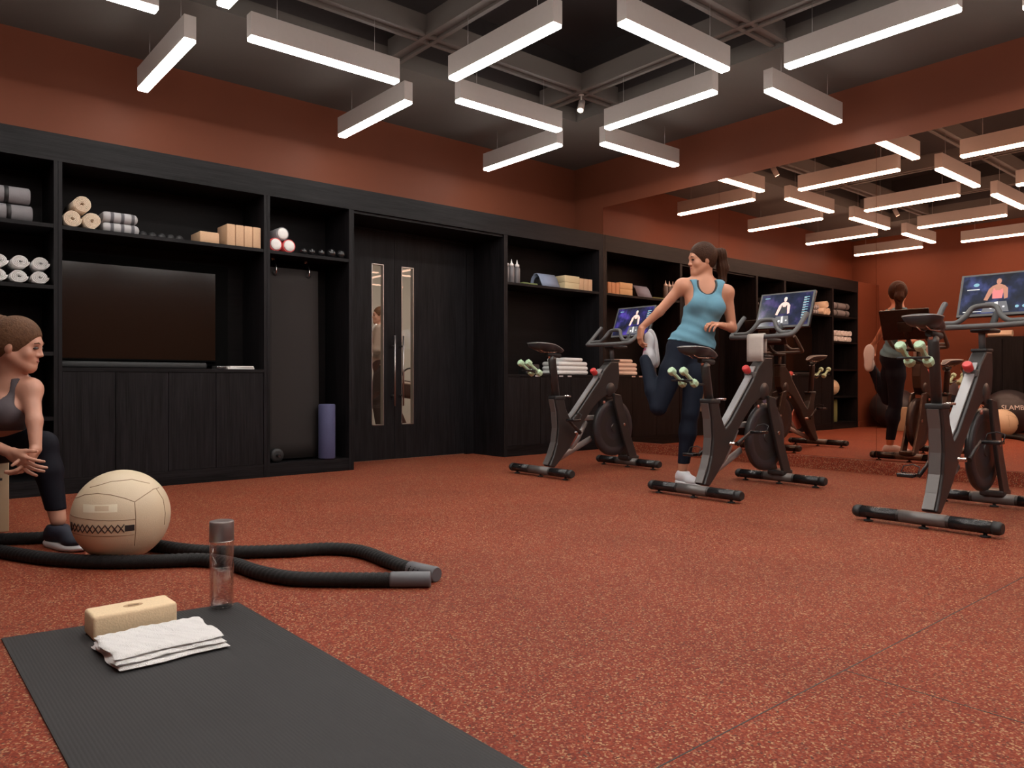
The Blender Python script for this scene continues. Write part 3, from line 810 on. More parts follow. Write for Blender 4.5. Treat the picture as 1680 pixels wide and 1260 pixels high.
def patch(u0, u1, v0, v1, r=1.004, n=24):
    V = []; F = []; m = 8
    for q in (r, .996):
        for jx in range(n+1):
            for iy in range(m+1):
                V.append(on_ball(u0+(u1-u0)*jx/n, v0+(v1-v0)*iy/m, q))
    k = m+1; o = k*(n+1)
    for jx in range(n):
        for iy in range(m):
            a = jx*k+iy; F.append((a, a+1, a+1+k, a+k)); F.append((o+a, o+a+k, o+a+k+1, o+a+1))
    for jx in range(n):
        F.append((jx*k, jx*k+k, o+jx*k+k, o+jx*k)); F.append((jx*k+m, o+jx*k+m, o+jx*k+k+m, jx*k+k+m))
    for iy in range(m):
        F.append((iy, o+iy, o+iy+1, iy+1)); e = n*k+iy; F.append((e, e+1, o+e+1, o+e))
    return V, F
for nm, a in (('lace_tab', (.06, .245, -.20, -.07)), ('lace_tab', (-.965, -.935, -.22, -.02))):
    V, F = patch(*a); MB().add(V, F, False).build(nm, M_BLK, wb)
V, F = patch(-.72, -.08, .22, .38, 1.0012); MB().add(V, F, False).build('print_label', M_PALE, wb)
V, F = patch(-.50, -.24, .25, .35, 1.0024); MB().add(V, F, False).build('print_centre', M_BALL, wb)

# ---------------------------------------------------------------- battle ropes
rz_ = .0262
front = [(.345, 3.86), (.362, 3.76), (.411, 3.658), (.505, 3.445), (.595, 3.295), (.700, 3.175), (.848, 3.068), (.975, 2.985), (1.046, 2.84), (1.072, 2.65), (1.130, 2.49), (1.247, 2.372), (1.358, 2.275), (1.483, 2.176)]
back = [(.345, 3.955), (.39, 3.968), (.443, 3.945), (.568, 3.872), (.700, 3.81), (.845, 3.62), (.925, 3.36), (1.01, 3.165), (1.13, 3.03), (1.30, 2.915), (1.44, 2.845), (1.515, 2.72), (1.515, 2.53), (1.510, 2.37), (1.537, 2.215)]
rope_root = thing('battle_rope', 'thick black twisted battle rope snaking past the beige ball, both grey ends together', 'rope', (0, 0, 0))
loop = [(.345, 3.86), (.333, 3.91), (.345, 3.955)]
def rope(P, name):
    pts = smooth_path([(x, y, rz_) for x, y in P], 4)
    # resample at 4 mm
    L_ = [0]
    for a, b_ in zip(pts[:-1], pts[1:]): L_.append(L_[-1]+(b_-a).length)
    n = int(L_[-1]/.0045); out = []; k = 0
    for i in range(n+1):
        s_ = L_[-1]*i/n
        while k < len(L_)-2 and L_[k+1] < s_: k += 1
        t = (s_-L_[k])/max(1e-9, L_[k+1]-L_[k]); out.append(pts[k].lerp(pts[k+1], t))
    mod = lambda i, t: .87 + .13*abs(math.cos(1.5*(t) + i*.0045*math.pi/.034*1.5))
    return MB().tube(out, .0262, 18, mod=mod)
rope(front[::-1] + loop[1:-1] + back, 'r').build('rope', M_ROPE, rope_root)
for P in (front, back):
    a = Vector((P[-2][0], P[-2][1], 0)); b_ = Vector((P[-1][0], P[-1][1], 0)); d = (b_-a).normalized()
    e = b_ + d*.004; s0 = b_ - d*.135
    MB().tube([Vector((s0.x, s0.y, rz_+.0002)), Vector((s0.x, s0.y, rz_+.0002)) + d*.006, Vector((e.x, e.y, rz_+.0002))-d*.006, Vector((e.x, e.y, rz_+.0002))], [.0262, .0275, .0275, .024], 24).build('grip', M_RGRIP, rope_root)

# ---------------------------------------------------------------- wooden plyo box
px = MB().rbox(.12, .516, 4.27, 4.75, 0, .335, .004, 2).build('plyo_box', M_PLY)
tag(px, 'plywood jump box under the seated woman', 'box')
tc = bpy.data.curves.new('number', 'FONT'); tc.body = '24'; tc.size = .13; tc.extrude = .0008; tc.align_x = 'RIGHT'
to = bpy.data.objects.new('painted_number', tc); COL.objects.link(to)
dg = bpy.context.evaluated_depsgraph_get()
me = bpy.data.meshes.new_from_object(to.evaluated_get(dg)); bpy.data.objects.remove(to)
no = bpy.data.objects.new('painted_number', me); COL.objects.link(no); me.materials.clear(); me.materials.append(M_BLK)
no.parent = px; no.location = (.492, 4.2695, .215); no.rotation_euler = (math.pi/2, 0, 0)

# ---------------------------------------------------------------- exercise bikes
def screen_picture(kind, parent):
    """flat moving picture of a cycling instructor shown on the display, local: y across (+ is screen left for the rider), z up"""
    W, Hh = .385, .245
    bg = bpy.data.materials.new('screen_picture_background'); bg.use_nodes = True
    nt = bg.node_tree; b = nt.nodes['Principled BSDF']
    tc = nt.nodes.new('ShaderNodeTexCoord'); nz = nt.nodes.new('ShaderNodeTexNoise'); nz.inputs['Scale'].default_value = 11; nz.inputs['Detail'].default_value = 4
    nt.links.new(tc.outputs['Object'], nz.inputs['Vector'])
    rp = nt.nodes.new('ShaderNodeValToRGB'); e = rp.color_ramp.elements
    cols = {'violet': [(.010, .010, .022, 1), (.020, .022, .10, 1), (.10, .06, .42, 1)], 'dusk': [(.010, .014, .030, 1), (.016, .022, .065, 1), (.075, .05, .18, 1)],
            'blue': [(.020, .021, .028, 1), (.026, .032, .065, 1), (.07, .085, .23, 1)]}[kind]
    e[0].position = .36; e[0].color = cols[0]; e[1].position = .70; e[1].color = cols[2]; m_ = e.new(.52); m_.color = cols[1]
    nt.links.new(nz.outputs['Fac'], rp.inputs[0]); nt.links.new(rp.outputs[0], b.inputs['Emission Color'])
    b.inputs['Emission Strength'].default_value = 1.0; b.inputs['Base Color'].default_value = (.01, .01, .01, 1); b.inputs['Roughness'].default_value = .15
    def em(n, c): 
        m = bpy.data.materials.get(n) or emis(n, c, 1.0); return m
    skin = em('picture_skin_pale', (.80, .52, .46, 1)) if kind != 'blue' else em('picture_skin_brown', (.38, .16, .10, 1))
    top = em('picture_black', (.012, .012, .018, 1)) if kind != 'blue' else em('picture_coral', (.62, .16, .16, 1))
    hair = em('picture_hair', (.05, .03, .03, 1)); grey = em('picture_grey', (.10, .10, .11, 1)); teal = em('picture_teal_text', (.16, .34, .42, 1)); white = em('picture_white', (.6, .6, .6, 1))
    mats = [bg, skin, top, hair, grey, teal, white]
    mb = MB(); lay = [0.0]
    def poly(P, mi, k):
        # P: list of (u, v) in -1..1, u right as the rider sees it
        x = -.0006*k
        mb.add([(x, -u*W/2, v*Hh/2) for u, v in P], [tuple(range(len(P)))], False, mi)
    def disc(cu, cv, ru, rv, mi, k, n=18): poly([(cu+ru*math.cos(2*math.pi*i/n), cv+rv*math.sin(2*math.pi*i/n)) for i in range(n)], mi, k)
    poly([(-1, -1), (1, -1), (1, 1), (-1, 1)], 0, 0)
    cx_ = {'violet': .12, 'dusk': -.02, 'blue': -.02}[kind]
    s = 1.0 if kind != 'blue' else 1.15
    X = lambda u: cx_ + u*s
    # arms reaching down to the handlebar
    poly([(X(-.13), .42), (X(-.22), .25), (X(-.31), -.30), (X(-.22), -.34), (X(-.14), .02), (X(-.08), .28)], 1, 1)
    poly([(X(.13), .42), (X(.22), .25), (X(.24), -.25), (X(.16), -.30), (X(.13), .02), (X(.08), .28)], 1, 1)
    # torso
    poly([(X(-.14), .40), (X(-.05), .48), (X(.05), .48), (X(.14), .40), (X(.13), .05), (X(.10), -.22), (X(-.10), -.22), (X(-.13), .05)], 1, 2)
    poly([(X(-.10), .30), (X(-.05), .16), (X(.05), .16), (X(.10), .30), (X(.125), .05), (X(.11), -.26), (X(-.11), -.26), (X(-.125), .05)], 2, 3)
    disc(X(0), .62, .058*s, .13*s, 1, 3); disc(X(.0), .70, .062*s, .085*s, 3 if kind == 'blue' else 6, 2)
    if kind == 'blue': disc(X(.07), .30, .05, .10, 1, 4)
    # bike in the picture
    poly([(X(-.26), -.42), (X(.22), -.42), (X(.30), -.95), (X(-.33), -.95)], 4, 2)
    poly([(X(-.05), -.45), (X(.03), -.42), (X(.06), -.85), (X(-.02), -.85)], 6, 4)
    disc(X(-.11), -.72, .05, .07, 6, 4); disc(X(.17), -.70, .035, .05, 6, 4)
    # column of figures
    if kind != 'blue':
        for i in range(9):
            v = .72 - i*.155
            poly([(.70, v), (.90, v), (.90, v-.045), (.70, v-.045)], 5, 1)
            poly([(.70, v-.065), (.80, v-.065), (.80, v-.09), (.70, v-.09)], 6, 1)
        poly([(-.86, .80), (-.66, .80), (-.66, .75), (-.86, .75)], 5, 1)
    else:
        disc(-.62, .52, .08, .09, 5, 1); poly([(-.86, .30), (-.52, .30), (-.52, .26), (-.86, .26)], 6, 1)
        disc(.52, -.72, .05, .07, 5, 2); disc(.70, -.72, .05, .07, 5, 2); disc(.86, -.72, .04, .06, 5, 2)
        poly([(-.9, -.86), (-.4, -.86), (-.4, -.90), (-.9, -.90)], 6, 1)
    return mb, mats

def make_bike(name_loc, label, kind, dz, crank_deg, yaw=0.0):
    X0, Y0 = name_loc
    r = thing('exercise_bike', label, 'exercise bike', (X0, Y0, 0), yaw, 'exercise bikes in a row by the mirror')
    # stabiliser bars
    for x, nm in ((0.0, 'rear_stabiliser'), (.985, 'front_stabiliser')):
        bar_ = MB().tube([(x, -.30, .047), (x, .30, .047)], .030, 20, flat=(1.15, 1.0)).build(nm, M_FRAME, r)
        MB().tube([(x, -.105, .0475), (x, .105, .0475)], .0312, 20, flat=(1.15, 1.0)).build('centre_sleeve', M_MID, bar_)
        for s_ in (-1, 1):
            MB().tube([(x, s_*.298, .047), (x, s_*.322, .047), (x, s_*.336, .047)], [.0312, .0312, .024], 20, flat=(1.15, 1)).build('end_cap', M_BLK, bar_)
            MB().tube([(x, s_*.12, .047), (x, s_*.295, .047)], .0308, 20, flat=(1.15, 1.0)).build('grip_sleeve', M_BLKG, bar_)
        for y in (-.265, 0, .265):
            MB().lathe([(.022, 0), (.022, .007), (.009, .009), (.009, .022)], (x, y, .0), 'z', 16).build('levelling_foot', M_BLK, bar_)
    # main frame: rear leg and rising diagonal
    hw = .038
    prof = [(-.005, .07), (.06, .075), (.105, .155), (.140, .25), (.155, .36), (.145, .48), (.118, .585),
            (.212, .585), (.235, .50), (.285, .415), (.345, .455), (.595, .715), (.655, .80), (.745, .875), (.835, .875), (.845, .76), (.825, .655), (.775, .60),
            (.69, .60), (.60, .555), (.50, .47), (.43, .40), (.375, .33), (.33, .275), (.27, .20), (.19, .125), (.115, .06)]
    prof = prof[1:]
    fr = MB(); fr.prism(prof, -hw, hw, 'xz', smooth=False)
    fo = fr.build('frame', M_FRAME, r)
    bv = fo.modifiers.new('edge', 'BEVEL'); bv.width = .010; bv.segments = 3; bv.limit_method = 'ANGLE'; bv.angle_limit = .6
    # light top face of the diagonal; light caught by the rear leg painted mid grey
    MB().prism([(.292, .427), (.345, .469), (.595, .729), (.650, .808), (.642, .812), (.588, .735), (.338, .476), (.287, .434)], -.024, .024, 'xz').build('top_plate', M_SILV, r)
    MB().prism([(.052, .085), (.097, .16), (.133, .25), (.148, .36), (.138, .48), (.113, .575), (.106, .573), (.131, .478), (.141, .358), (.126, .252), (.089, .163), (.045, .088)], -.027, .027, 'xz').build('rear_lit_face', M_MID, r)
    # lower strut to the wheel
    MB().tube([(.16, .03, .10), (.36, .05, .165), (.60, .06, .25)], .014, 10, flat=(1, 1.8)).build('lower_strut', M_SILV, r)
    MB().rbox(.49, .72, .040, .072, .400, .440, .010).build('belt_guard', M_SILV, r)
    MB().tube([(.36, .05, .165), (.46, .055, .27), (.55, .058, .39)], .013, 10, flat=(1, 1.7)).build('belt_guard_strut', M_SILV, r)
    # seat post
    z_top = .80 + dz
    MB().tube([(.166, 0, .56), (.118, 0, z_top-.02), (.128, 0, z_top)], .030, 18, flat=(.8, 1.15)).build('seat_post', M_FRAME, r)
    MB().rbox(.115, .225, -.042, .042, .572, .602, .008).build('post_collar', M_BLK, r)
    MB().tube([(.20, 0, .592), (.25, -.02, .600), (.275, -.045, .598)], .007, 8).build('clamp_lever', M_STEEL, r)
    MB().tube([(.06, 0, z_top+.022), (.20, 0, z_top+.012)], .018, 12).build('saddle_slider', M_BLK, r)
    MB().tube([(.09, .0, z_top-.01), (.09, 0, z_top+.05)], .010, 10).build('saddle_clamp', M_STEEL, r)
    # saddle
    st = [(-.130, .050, .016, .108), (-.118, .074, .040, .114), (-.07, .086, .050, .113), (-.02, .078, .052, .112), (.03, .056, .048, .110), (.08, .036, .040, .102), (.13, .027, .032, .084), (.165, .018, .020, .064), (.175, .008, .008, .056)]
    V = []; ns = 20
    for x, w_, h_, z in st:
        for k in range(ns):
            a = 2*math.pi*k/ns; ca, sa = math.cos(a), math.sin(a)
            V.append((x + .055, w_*math.copysign(abs(ca)**.8, ca), z_top - .005 + z - h_*.25 + (h_*.25*sa if sa > 0 else h_*1.0*sa)))
    F = [(i*ns+k, i*ns+(k+1) % ns, (i+1)*ns+(k+1) % ns, (i+1)*ns+k) for i in range(len(st)-1) for k in range(ns)] + [tuple(range(ns))[::-1], tuple((len(st)-1)*ns+k for k in range(ns))]
    sd = MB().add(V, F, True).build('saddle', M_BLKS, r)
    pp = [(x+.055, w_*1.0, z_top-.005+z-h_*.25+.001) for x, w_, h_, z in st]
    pp2 = [(x, -y, z) for x, y, z in pp[::-1]]
    MB().tube(smooth_path(pp + pp2, 3), .0032, 6, True).build('edge_piping', M_SILV, sd)
    rl_ = MB()
    for s_ in (-1, 1): rl_.tube([(-.03, s_*.022, z_top+.055), (.02, s_*.022, z_top+.035), (.12, s_*.022, z_top+.035), (.19, s_*.010, z_top+.045)], .004, 6)
    rl_.build('saddle_rails', M_STEEL, sd)
    # dumbbell holder
    zz = .002 + max(0, dz-.02)
    dh = MB().tube([(.125, 0, .690+zz), (.02, 0, .690+zz), (-.119, 0, .7145+zz)], .007, 8)
    dh.tube([(-.1185, -.075, .7155+zz), (-.1185, .075, .7155+zz)], .0055, 8)
    dh.build('dumbbell_cradle', M_BLK, r)
    # front: fork legs, flywheel, head post
    for s_ in (-1, 1):
        pr = [(.755, .615), (.835, .60), (.872, .50), (.940, .30), (1.04, .085), (1.048, .072), (.945, .072), (.862, .26), (.795, .44), (.762, .54)]
        fk = MB().prism(pr, s_*.050-.011, s_*.050+.011, 'xz').build('fork_leg', M_FRAME, r)
        bv = fk.modifiers.new('edge', 'BEVEL'); bv.width = .005; bv.segments = 2
        MB().lathe([(.012, -.003), (.014, .0), (.0001, .004)], (.875, s_*.0615, .36), 'y', 14).build('axle_nut', M_STEEL, fk)
    MB().rbox(.93, 1.06, -.062, .062, .064, .100, .01).build('fork_foot', M_FRAME, r)
    fw = MB().lathe([(.020, -.016), (.15, -.010), (.175, -.018), (.222, -.018), (.226, -.012), (.226, .012), (.222, .018), (.175, .018), (.15, .010), (.020, .016)], (.80, 0, .335), 'y', 64).build('flywheel', M_BLKS, r)
    MB().lathe([(.226, -.0125), (.2285, -.010), (.2285, .010), (.226, .0125)], (.80, 0, .335), 'y', 64).build('rim', M_COPPER if False else M_FRAME, fw)
    MB().lathe([(.035, -.022), (.035, .022)], (.80, 0, .335), 'y', 24).build('hub', M_FRAME, fw)
    # upper shroud by the crank
    MB().lathe([(.0001, -.040), (.055, -.040), (.060, -.034), (.060, .034), (.055, .040), (.0001, .040)], (.735, 0, .645), 'y', 28).build('brake_housing', M_FRAME, r)
    MB().lathe([(.0001, -.0445), (.011, -.0445), (.013, -.036)], (.655, 0, .545), 'y', 18).build('reflector', M_COPPER, r)
    # crank, chain cover, pedals
    CX, CZ = .335, .315
    MB().lathe([(.0001, .046), (.110, .046), (.122, .052), (.122, .060), (.110, .066), (.0001, .066)], (CX, 0, CZ), 'y', 40).build('drive_cover', M_COPPER, r)
    MB().tube([(CX, -.075, CZ), (CX, .095, CZ)], .012, 14).build('crank_axle', M_STEEL, r)
    for s_ in (-1, 1):
        a = math.radians(crank_deg) + (math.pi if s_ > 0 else 0)
        ex, ez = CX + .170*math.cos(a), CZ + .170*math.sin(a)
        y = s_*.088
        ca = MB().tube([(CX, y, CZ), ((CX+ex)/2, y, (CZ+ez)/2), (ex, y+s_*.006, ez)], [.016, .011, .012], 10, flat=(.7, 1)).build('crank_arm', M_FRAME, r)
        pd = MB().rbox(ex-.042, ex+.042, y+s_*.060-.042, y+s_*.060+.042, ez-.010, ez+.010, .006).build('pedal', M_BLKG, ca)
        MB().tube([(ex+.020, y+s_*.060+.042, ez+.008), (ex+.045, y+s_*.060+.040, ez+.04), (ex+.062, y+s_*.060, ez+.05), (ex+.045, y+s_*.060-.040, ez+.04), (ex+.020, y+s_*.060-.042, ez+.008)], .003, 6).build('toe_cage', M_BLK, ca)
    # resistance knob
    kn = MB().tube([(.640, 0, .74), (.585, 0, .775)], .009, 10).build('resistance_shaft', M_STEEL, r)
    MB().tube([(.598, 0, .768), (.592, 0, .776), (.566, 0, .800), (.560, 0, .806)], [.018, .024, .025, .020], 20).build('resistance_knob', M_RED, r)
    MB().rbox(.600, .672, -.035, .035, .735, .775, .006).build('knob_bracket', M_BARG, r)
    # head and handlebar
    MB().rbox(.735, .845, -.040, .040, .872, .890, .006).build('head_collar', M_BLK, r)
    MB().tube([(.795, 0, .885), (.785, 0, 1.0)], .017, 14).build('handlebar_post', M_BARG, r)
    MB().rbox(.750, .93, -.050, .050, .980, 1.004, .010).build('handlebar_mount', M_BLK, r)
    outer = [(.925, .235, 1.165), (.90, .238, 1.145), (.81, .236, 1.065), (.745, .225, 1.022), (.715, .190, 1.013), (.710, .10, 1.010), (.710, 0, 1.010), (.710, -.10, 1.010), (.715, -.190, 1.013), (.745, -.225, 1.022), (.81, -.236, 1.065), (.90, -.238, 1.145), (.925, -.235, 1.165)]
    hb = MB().tube(smooth_path(outer, 5), .0155, 14).build('handlebar', M_BARG, r)
    inner = [(.775, .228, 1.035), (.785, .185, 1.038), (.79, .130, 1.040), (.80, .090, 1.070), (.825, .060, 1.118), (.835, .025, 1.130), (.835, -.025, 1.130), (.825, -.060, 1.118), (.80, -.090, 1.070), (.79, -.130, 1.040), (.785, -.185, 1.038), (.775, -.228, 1.035)]
    MB().tube(smooth_path(inner, 5), .0145, 14).build('inner_grip', M_BARG, hb)
    # display
    tl = math.atan2(.10, .26)
    sc = bpy.data.objects.new('display_bracket', None)
    MB().tube([(.86, 0, 1.0), (.96, 0, 1.03), (1.05, 0, 1.13), (1.075, 0, 1.20)], .018, 12).build('display_arm', M_BLK, r)
    dm = MB().rbox(-.0, .022, -.208, .208, -.138, .138, .007).build('display_case', M_BLKG, r, (1.055, 0, 1.213), (0, tl, 0))
    bz = MB().box(-.0015, 0, -.205, .205, -.135, .135).build('bezel', M_BARG, dm)
    pm, pmats = screen_picture(kind, dm)
    pm.build('screen_picture', pmats, dm, (-.0022, 0, .002))
    MB().rbox(.021, .045, -.06, .06, -.06, .03, .006).build('display_mount', M_BLK, dm)
    # bottle holder
    return r
bikeA = make_bike((3.835, 4.165), 'dark grey exercise bike nearest the cabinets with towels on the counter behind it', 'violet', .095, 142)
bikeB = make_bike((3.850, 2.800), 'dark grey exercise bike in the middle of the row with a towel over its handlebar', 'dusk', .020, 25)
bikeC = make_bike((3.885, 1.490), 'dark grey exercise bike nearest the camera with its display showing a person in coral', 'blue', .125, 30)

def dumbbell():
    d = MB()
    d.lathe([(.0001, -.082), (.019, -.082), (.024, -.077), (.0255, -.062), (.024, -.047), (.0125, -.040), (.012, .040), (.024, .047), (.0255, .062), (.024, .077), (.019, .082), (.0001, .082)], (0, 0, 0), 'z', 8, smooth=False)
    return d
dproto = None
for bi, (bk_, desc_, dzz) in enumerate(((bikeA, 'the bike nearest the cabinets', .075), (bikeB, 'the middle bike', 0), (bikeC, 'the bike nearest the camera', .105))):
    for si, y in enumerate((.043, -.043)):
        if dproto is None: o = dproto = dumbbell().build('dumbbell', M_MINT)
        else: o = dproto.copy(); COL.objects.link(o)
        o.location = (bk_.location.x - .105, bk_.location.y + y, .735 + dzz)
        d = Vector((-.090, .0, .062)).normalized()
        o.rotation_euler = d.to_track_quat('Z', 'Y').to_euler()
        tag(o, 'small pale green dumbbell behind the saddle of %s, %s the mirror end' % (desc_, ['on the cabinet side, not at', 'on the side away from the cabinets, not at'][si]), 'dumbbell', 'pale green dumbbells in the bike cradles')
        o['label'] = 'pale green dumbbell behind the saddle of %s, %s' % (desc_, ['on its cabinet side', 'on its camera side'][si])

# towel over the middle handlebar
X_, Y_ = 3.850+.710, 2.800
V = []; F = []
prof = [(-.0225, -.166), (-.0225, -.10), (-.0225, -.01), (-.017, .015), (0, .0225), (.017, .015), (.0225, -.01), (.0225, -.06), (.0225, -.110)]
n = len(prof); W2 = .062
for t_ in (1.0, .89):
    for iy in range(7):
        y = -W2 + 2*W2*iy/6
        for (x, z) in prof:
            V.append((x*t_ + .0015*math.sin(iy*1.1+z*30), y, z - (.0035 if t_ < 1 and z > 0 else 0)))
for t_ in (0, 1):
    o_ = t_*7*n
    for iy in range(6):
        for k in range(n-1):
            a = o_+iy*n+k; f = (a, a+1, a+n+1, a+n); F.append(f if t_ == 0 else f[::-1])
for iy in range(6):
    for k in (0, n-1):
        a = iy*n+k; F.append((a, a+n, a+n+7*n, a+7*n))
for iy in (0, 6):
    for k in range(n-1):
        a = iy*n+k; F.append((a, a+1, a+1+7*n, a+7*n))
tw = MB().add(V, F, True).build('hand_towel', mat('cream_towelling', (.56, .50, .45, 1), .95, bump=.8, bscale=350), None, (X_, Y_+.005, 1.0105)); tag(tw, 'cream hand towel hanging over the handlebar of the middle bike', 'towel')
# ---------------------------------------------------------------- people (bodies as smooth continuous surfaces)
def v3(*a): return np.array(a, dtype=np.float32)
def nrm(a):
    a = np.asarray(a, dtype=np.float32); return a/np.linalg.norm(a)
def sdf_cone(P, a, b_, ra, rb):
    ba = b_-a; L2 = float(ba@ba)+1e-12
    pa = P-a; h = np.clip((pa@ba)/L2, 0, 1)
    return np.linalg.norm(pa - h[..., None]*ba, axis=-1) - (ra + (rb-ra)*h)
def sdf_ell(P, c, r, R):
    q = (P-c)@R.T if R is not None else (P-c)
    r = np.asarray(r, dtype=np.float32)
    k0 = np.linalg.norm(q/r, axis=-1); k1 = np.linalg.norm(q/(r*r), axis=-1)+1e-9
    return k0*(k0-1)/k1
def smin(a, b_, k):
    h = np.maximum(k-np.abs(a-b_), 0)/k
    return np.minimum(a, b_) - h*h*k*.25
def field(prims, P):
    d = np.full(P.shape[:-1], 1.0, dtype=np.float32)
    for p in prims:
        if p[0] == 'c': e = sdf_cone(P, p[1], p[2], p[3], p[4])
        else: e = sdf_ell(P, p[1], p[2], p[3])
        k = p[-1]
        if k < 0: d = -smin(-d, e, -k)      # carve
        else: d = smin(d, e, k)
    return d
def C(a, b_, ra, rb, k=.02): return ('c', v3(*a), v3(*b_), ra, rb, k)
def E(c, r, R=None, k=.02): return ('e', v3(*c), r, R, k)
def bounds(prims, pad=.02):
    lo = np.full(3, 1e9); hi = -lo
    for p in prims:
        if p[-1] < 0: continue
        if p[0] == 'c':
            for q, r in ((p[1], p[3]), (p[2], p[4])): lo = np.minimum(lo, q-r); hi = np.maximum(hi, q+r)
        else:
            r = max(p[2]); lo = np.minimum(lo, p[1]-r); hi = np.maximum(hi, p[1]+r)
    return lo-pad, hi+pad
def surf(fn, lo, hi, h, keep=None):
    """surface nets"""
    n = np.maximum(4, np.ceil((hi-lo)/h).astype(int)+1)
    ax = [np.arange(n[i], dtype=np.float32)*h+lo[i] for i in range(3)]
    D = np.empty(n, dtype=np.float32)
    for i0 in range(0, n[0], 24):
        X, Y, Z = np.meshgrid(ax[0][i0:i0+24], ax[1], ax[2], indexing='ij')
        D[i0:i0+24] = fn(np.stack([X, Y, Z], -1))
    S = D < 0
    cs = np.zeros(tuple(n)+(3,), dtype=np.float32); cn = np.zeros(tuple(n), dtype=np.int32)
    quads = []
    idx = np.indices(n).reshape(3, -1).T
    for a in range(3):
        sl0 = [slice(None)]*3; sl1 = [slice(None)]*3; sl0[a] = slice(0, -1); sl1[a] = slice(1, None)
        ch = S[tuple(sl0)] != S[tuple(sl1)]
        I = np.argwhere(ch)
        if len(I) == 0: continue
        J = I.copy(); J[:, a] += 1
        d0 = D[tuple(I.T)]; d1 = D[tuple(J.T)]; t = d0/(d0-d1)
        pos = I.astype(np.float32); pos[:, a] += t
        b_, c = (a+1) % 3, (a+2) % 3
        ok = (I[:, b_] > 0) & (I[:, c] > 0) & (I[:, b_] < n[b_]-1) & (I[:, c] < n[c]-1)
        I = I[ok]; pos = pos[ok]; fl = (d0[ok] < 0)
        cells = []
        for (db, dc) in ((0, 0), (1, 0), (1, 1), (0, 1)):
            K = I.copy(); K[:, b_] -= db; K[:, c] -= dc
            np.add.at(cs, tuple(K.T), pos); np.add.at(cn, tuple(K.T), 1); cells.append(K)
        q = np.stack([np.ravel_multi_index(tuple(K.T), n) for K in cells], 1)
        q[~fl] = q[~fl][:, ::-1]
        quads.append(q)
    q = np.concatenate(quads)
    used, inv = np.unique(q, return_inverse=True); inv = inv.reshape(q.shape)
    V = cs.reshape(-1, 3)[used]/np.maximum(1, cn.reshape(-1)[used])[:, None]*h + lo
    if keep is not None:
        good = keep(V); fm = good[inv].any(1); inv = inv[fm]
    return V, inv
def mesh_obj(name, parts, m, parent=None, relax=1):
    V = []; F = []; o = 0
    for (v, f) in parts:
        v = v.astype(np.float64)
        for _ in range(relax):   # light smoothing along the mesh
            acc = np.zeros_like(v); cnt = np.zeros(len(v))
            for i, j_ in ((0, 1), (1, 2), (2, 3), (3, 0)):
                np.add.at(acc, f[:, i], v[f[:, j_]]); np.add.at(cnt, f[:, i], 1)
                np.add.at(acc, f[:, j_], v[f[:, i]]); np.add.at(cnt, f[:, j_], 1)
            ok = cnt > 0; v[ok] = .5*v[ok] + .5*acc[ok]/cnt[ok][:, None]
        V.append(v); F.append(f+o); o += len(v)
    V = np.concatenate(V); F = np.concatenate(F)
    used, inv = np.unique(F, return_inverse=True); V = V[used]; F = inv.reshape(F.shape)
    me = bpy.data.meshes.new(name); me.vertices.add(len(V)); me.vertices.foreach_set('co', V.astype(np.float32).ravel())
    me.loops.add(F.size); me.loops.foreach_set('vertex_index', F.astype(np.int32).ravel())
    me.polygons.add(len(F)); me.polygons.foreach_set('loop_start', np.arange(0, F.size, 4, dtype=np.int32))
    me.update(calc_edges=True); me.validate()
    me.polygons.foreach_set('use_smooth', [True]*len(me.polygons))
    me.materials.append(m)
    ob = bpy.data.objects.new(name, me); COL.objects.link(ob)
    if parent: ob.parent = parent
    return ob

def basis(f, up=(0, 0, 1)):
    f = nrm(f); r = nrm(np.cross(f, np.asarray(up, dtype=np.float32))); u = np.cross(r, f)
    return r, f, u     # rows: right, forward, up
def head_prims(Hc, f, up, neck, s=1.0):
    r, f, u = basis(f, up); Hc = np.asarray(Hc, dtype=np.float32); R = np.stack([r, f, u])
    q = lambda a, b_, c: Hc + (r*a + f*b_ + u*c)*s
    P = [('e', q(0, -.012, .035), (.073*s, .090*s, .086*s), R, .02), ('e', q(0, .022, -.028), (.054*s, .058*s, .080*s), R, .03)]
    for sg in (-1, 1):
        P.append(('c', q(sg*.050, -.005, -.040), q(sg*.016, .062, -.082), .019*s, .017*s, .025))
        P.append(('e', q(sg*.034, .054, -.022), (.022*s, .020*s, .022*s), R, .02))
        P.append(('e', q(sg*.073, -.010, -.004), (.009*s, .017*s, .030*s), R, .006))
    P.append(('c', q(-.024, .070, .026), q(.024, .070, .026), .012*s, .012*s, .02))
    P.append(('e', q(0, .064, -.078), (.021*s, .018*s, .018*s), R, .02))
    P.append(('c', q(0, .078, .014), q(0, .0935, -.020), .0065*s, .0095*s, .014))
    for sg in (-1, 1): P.append(('e', q(sg*.010, .085, -.024), (.008*s, .009*s, .007*s), R, .008))
    P.append(('c', q(-.013, .074, -.050), q(.013, .074, -.050), .010*s, .010*s, .016))
    for sg in (-1, 1): P.append(('e', q(sg*.032, .092, .006), (.015*s, .013*s, .010*s), R, -.014))
    P.append(('c', q(0, -.022, -.045), v3(*neck), .050*s, .053*s, .03))
    return P, q, R
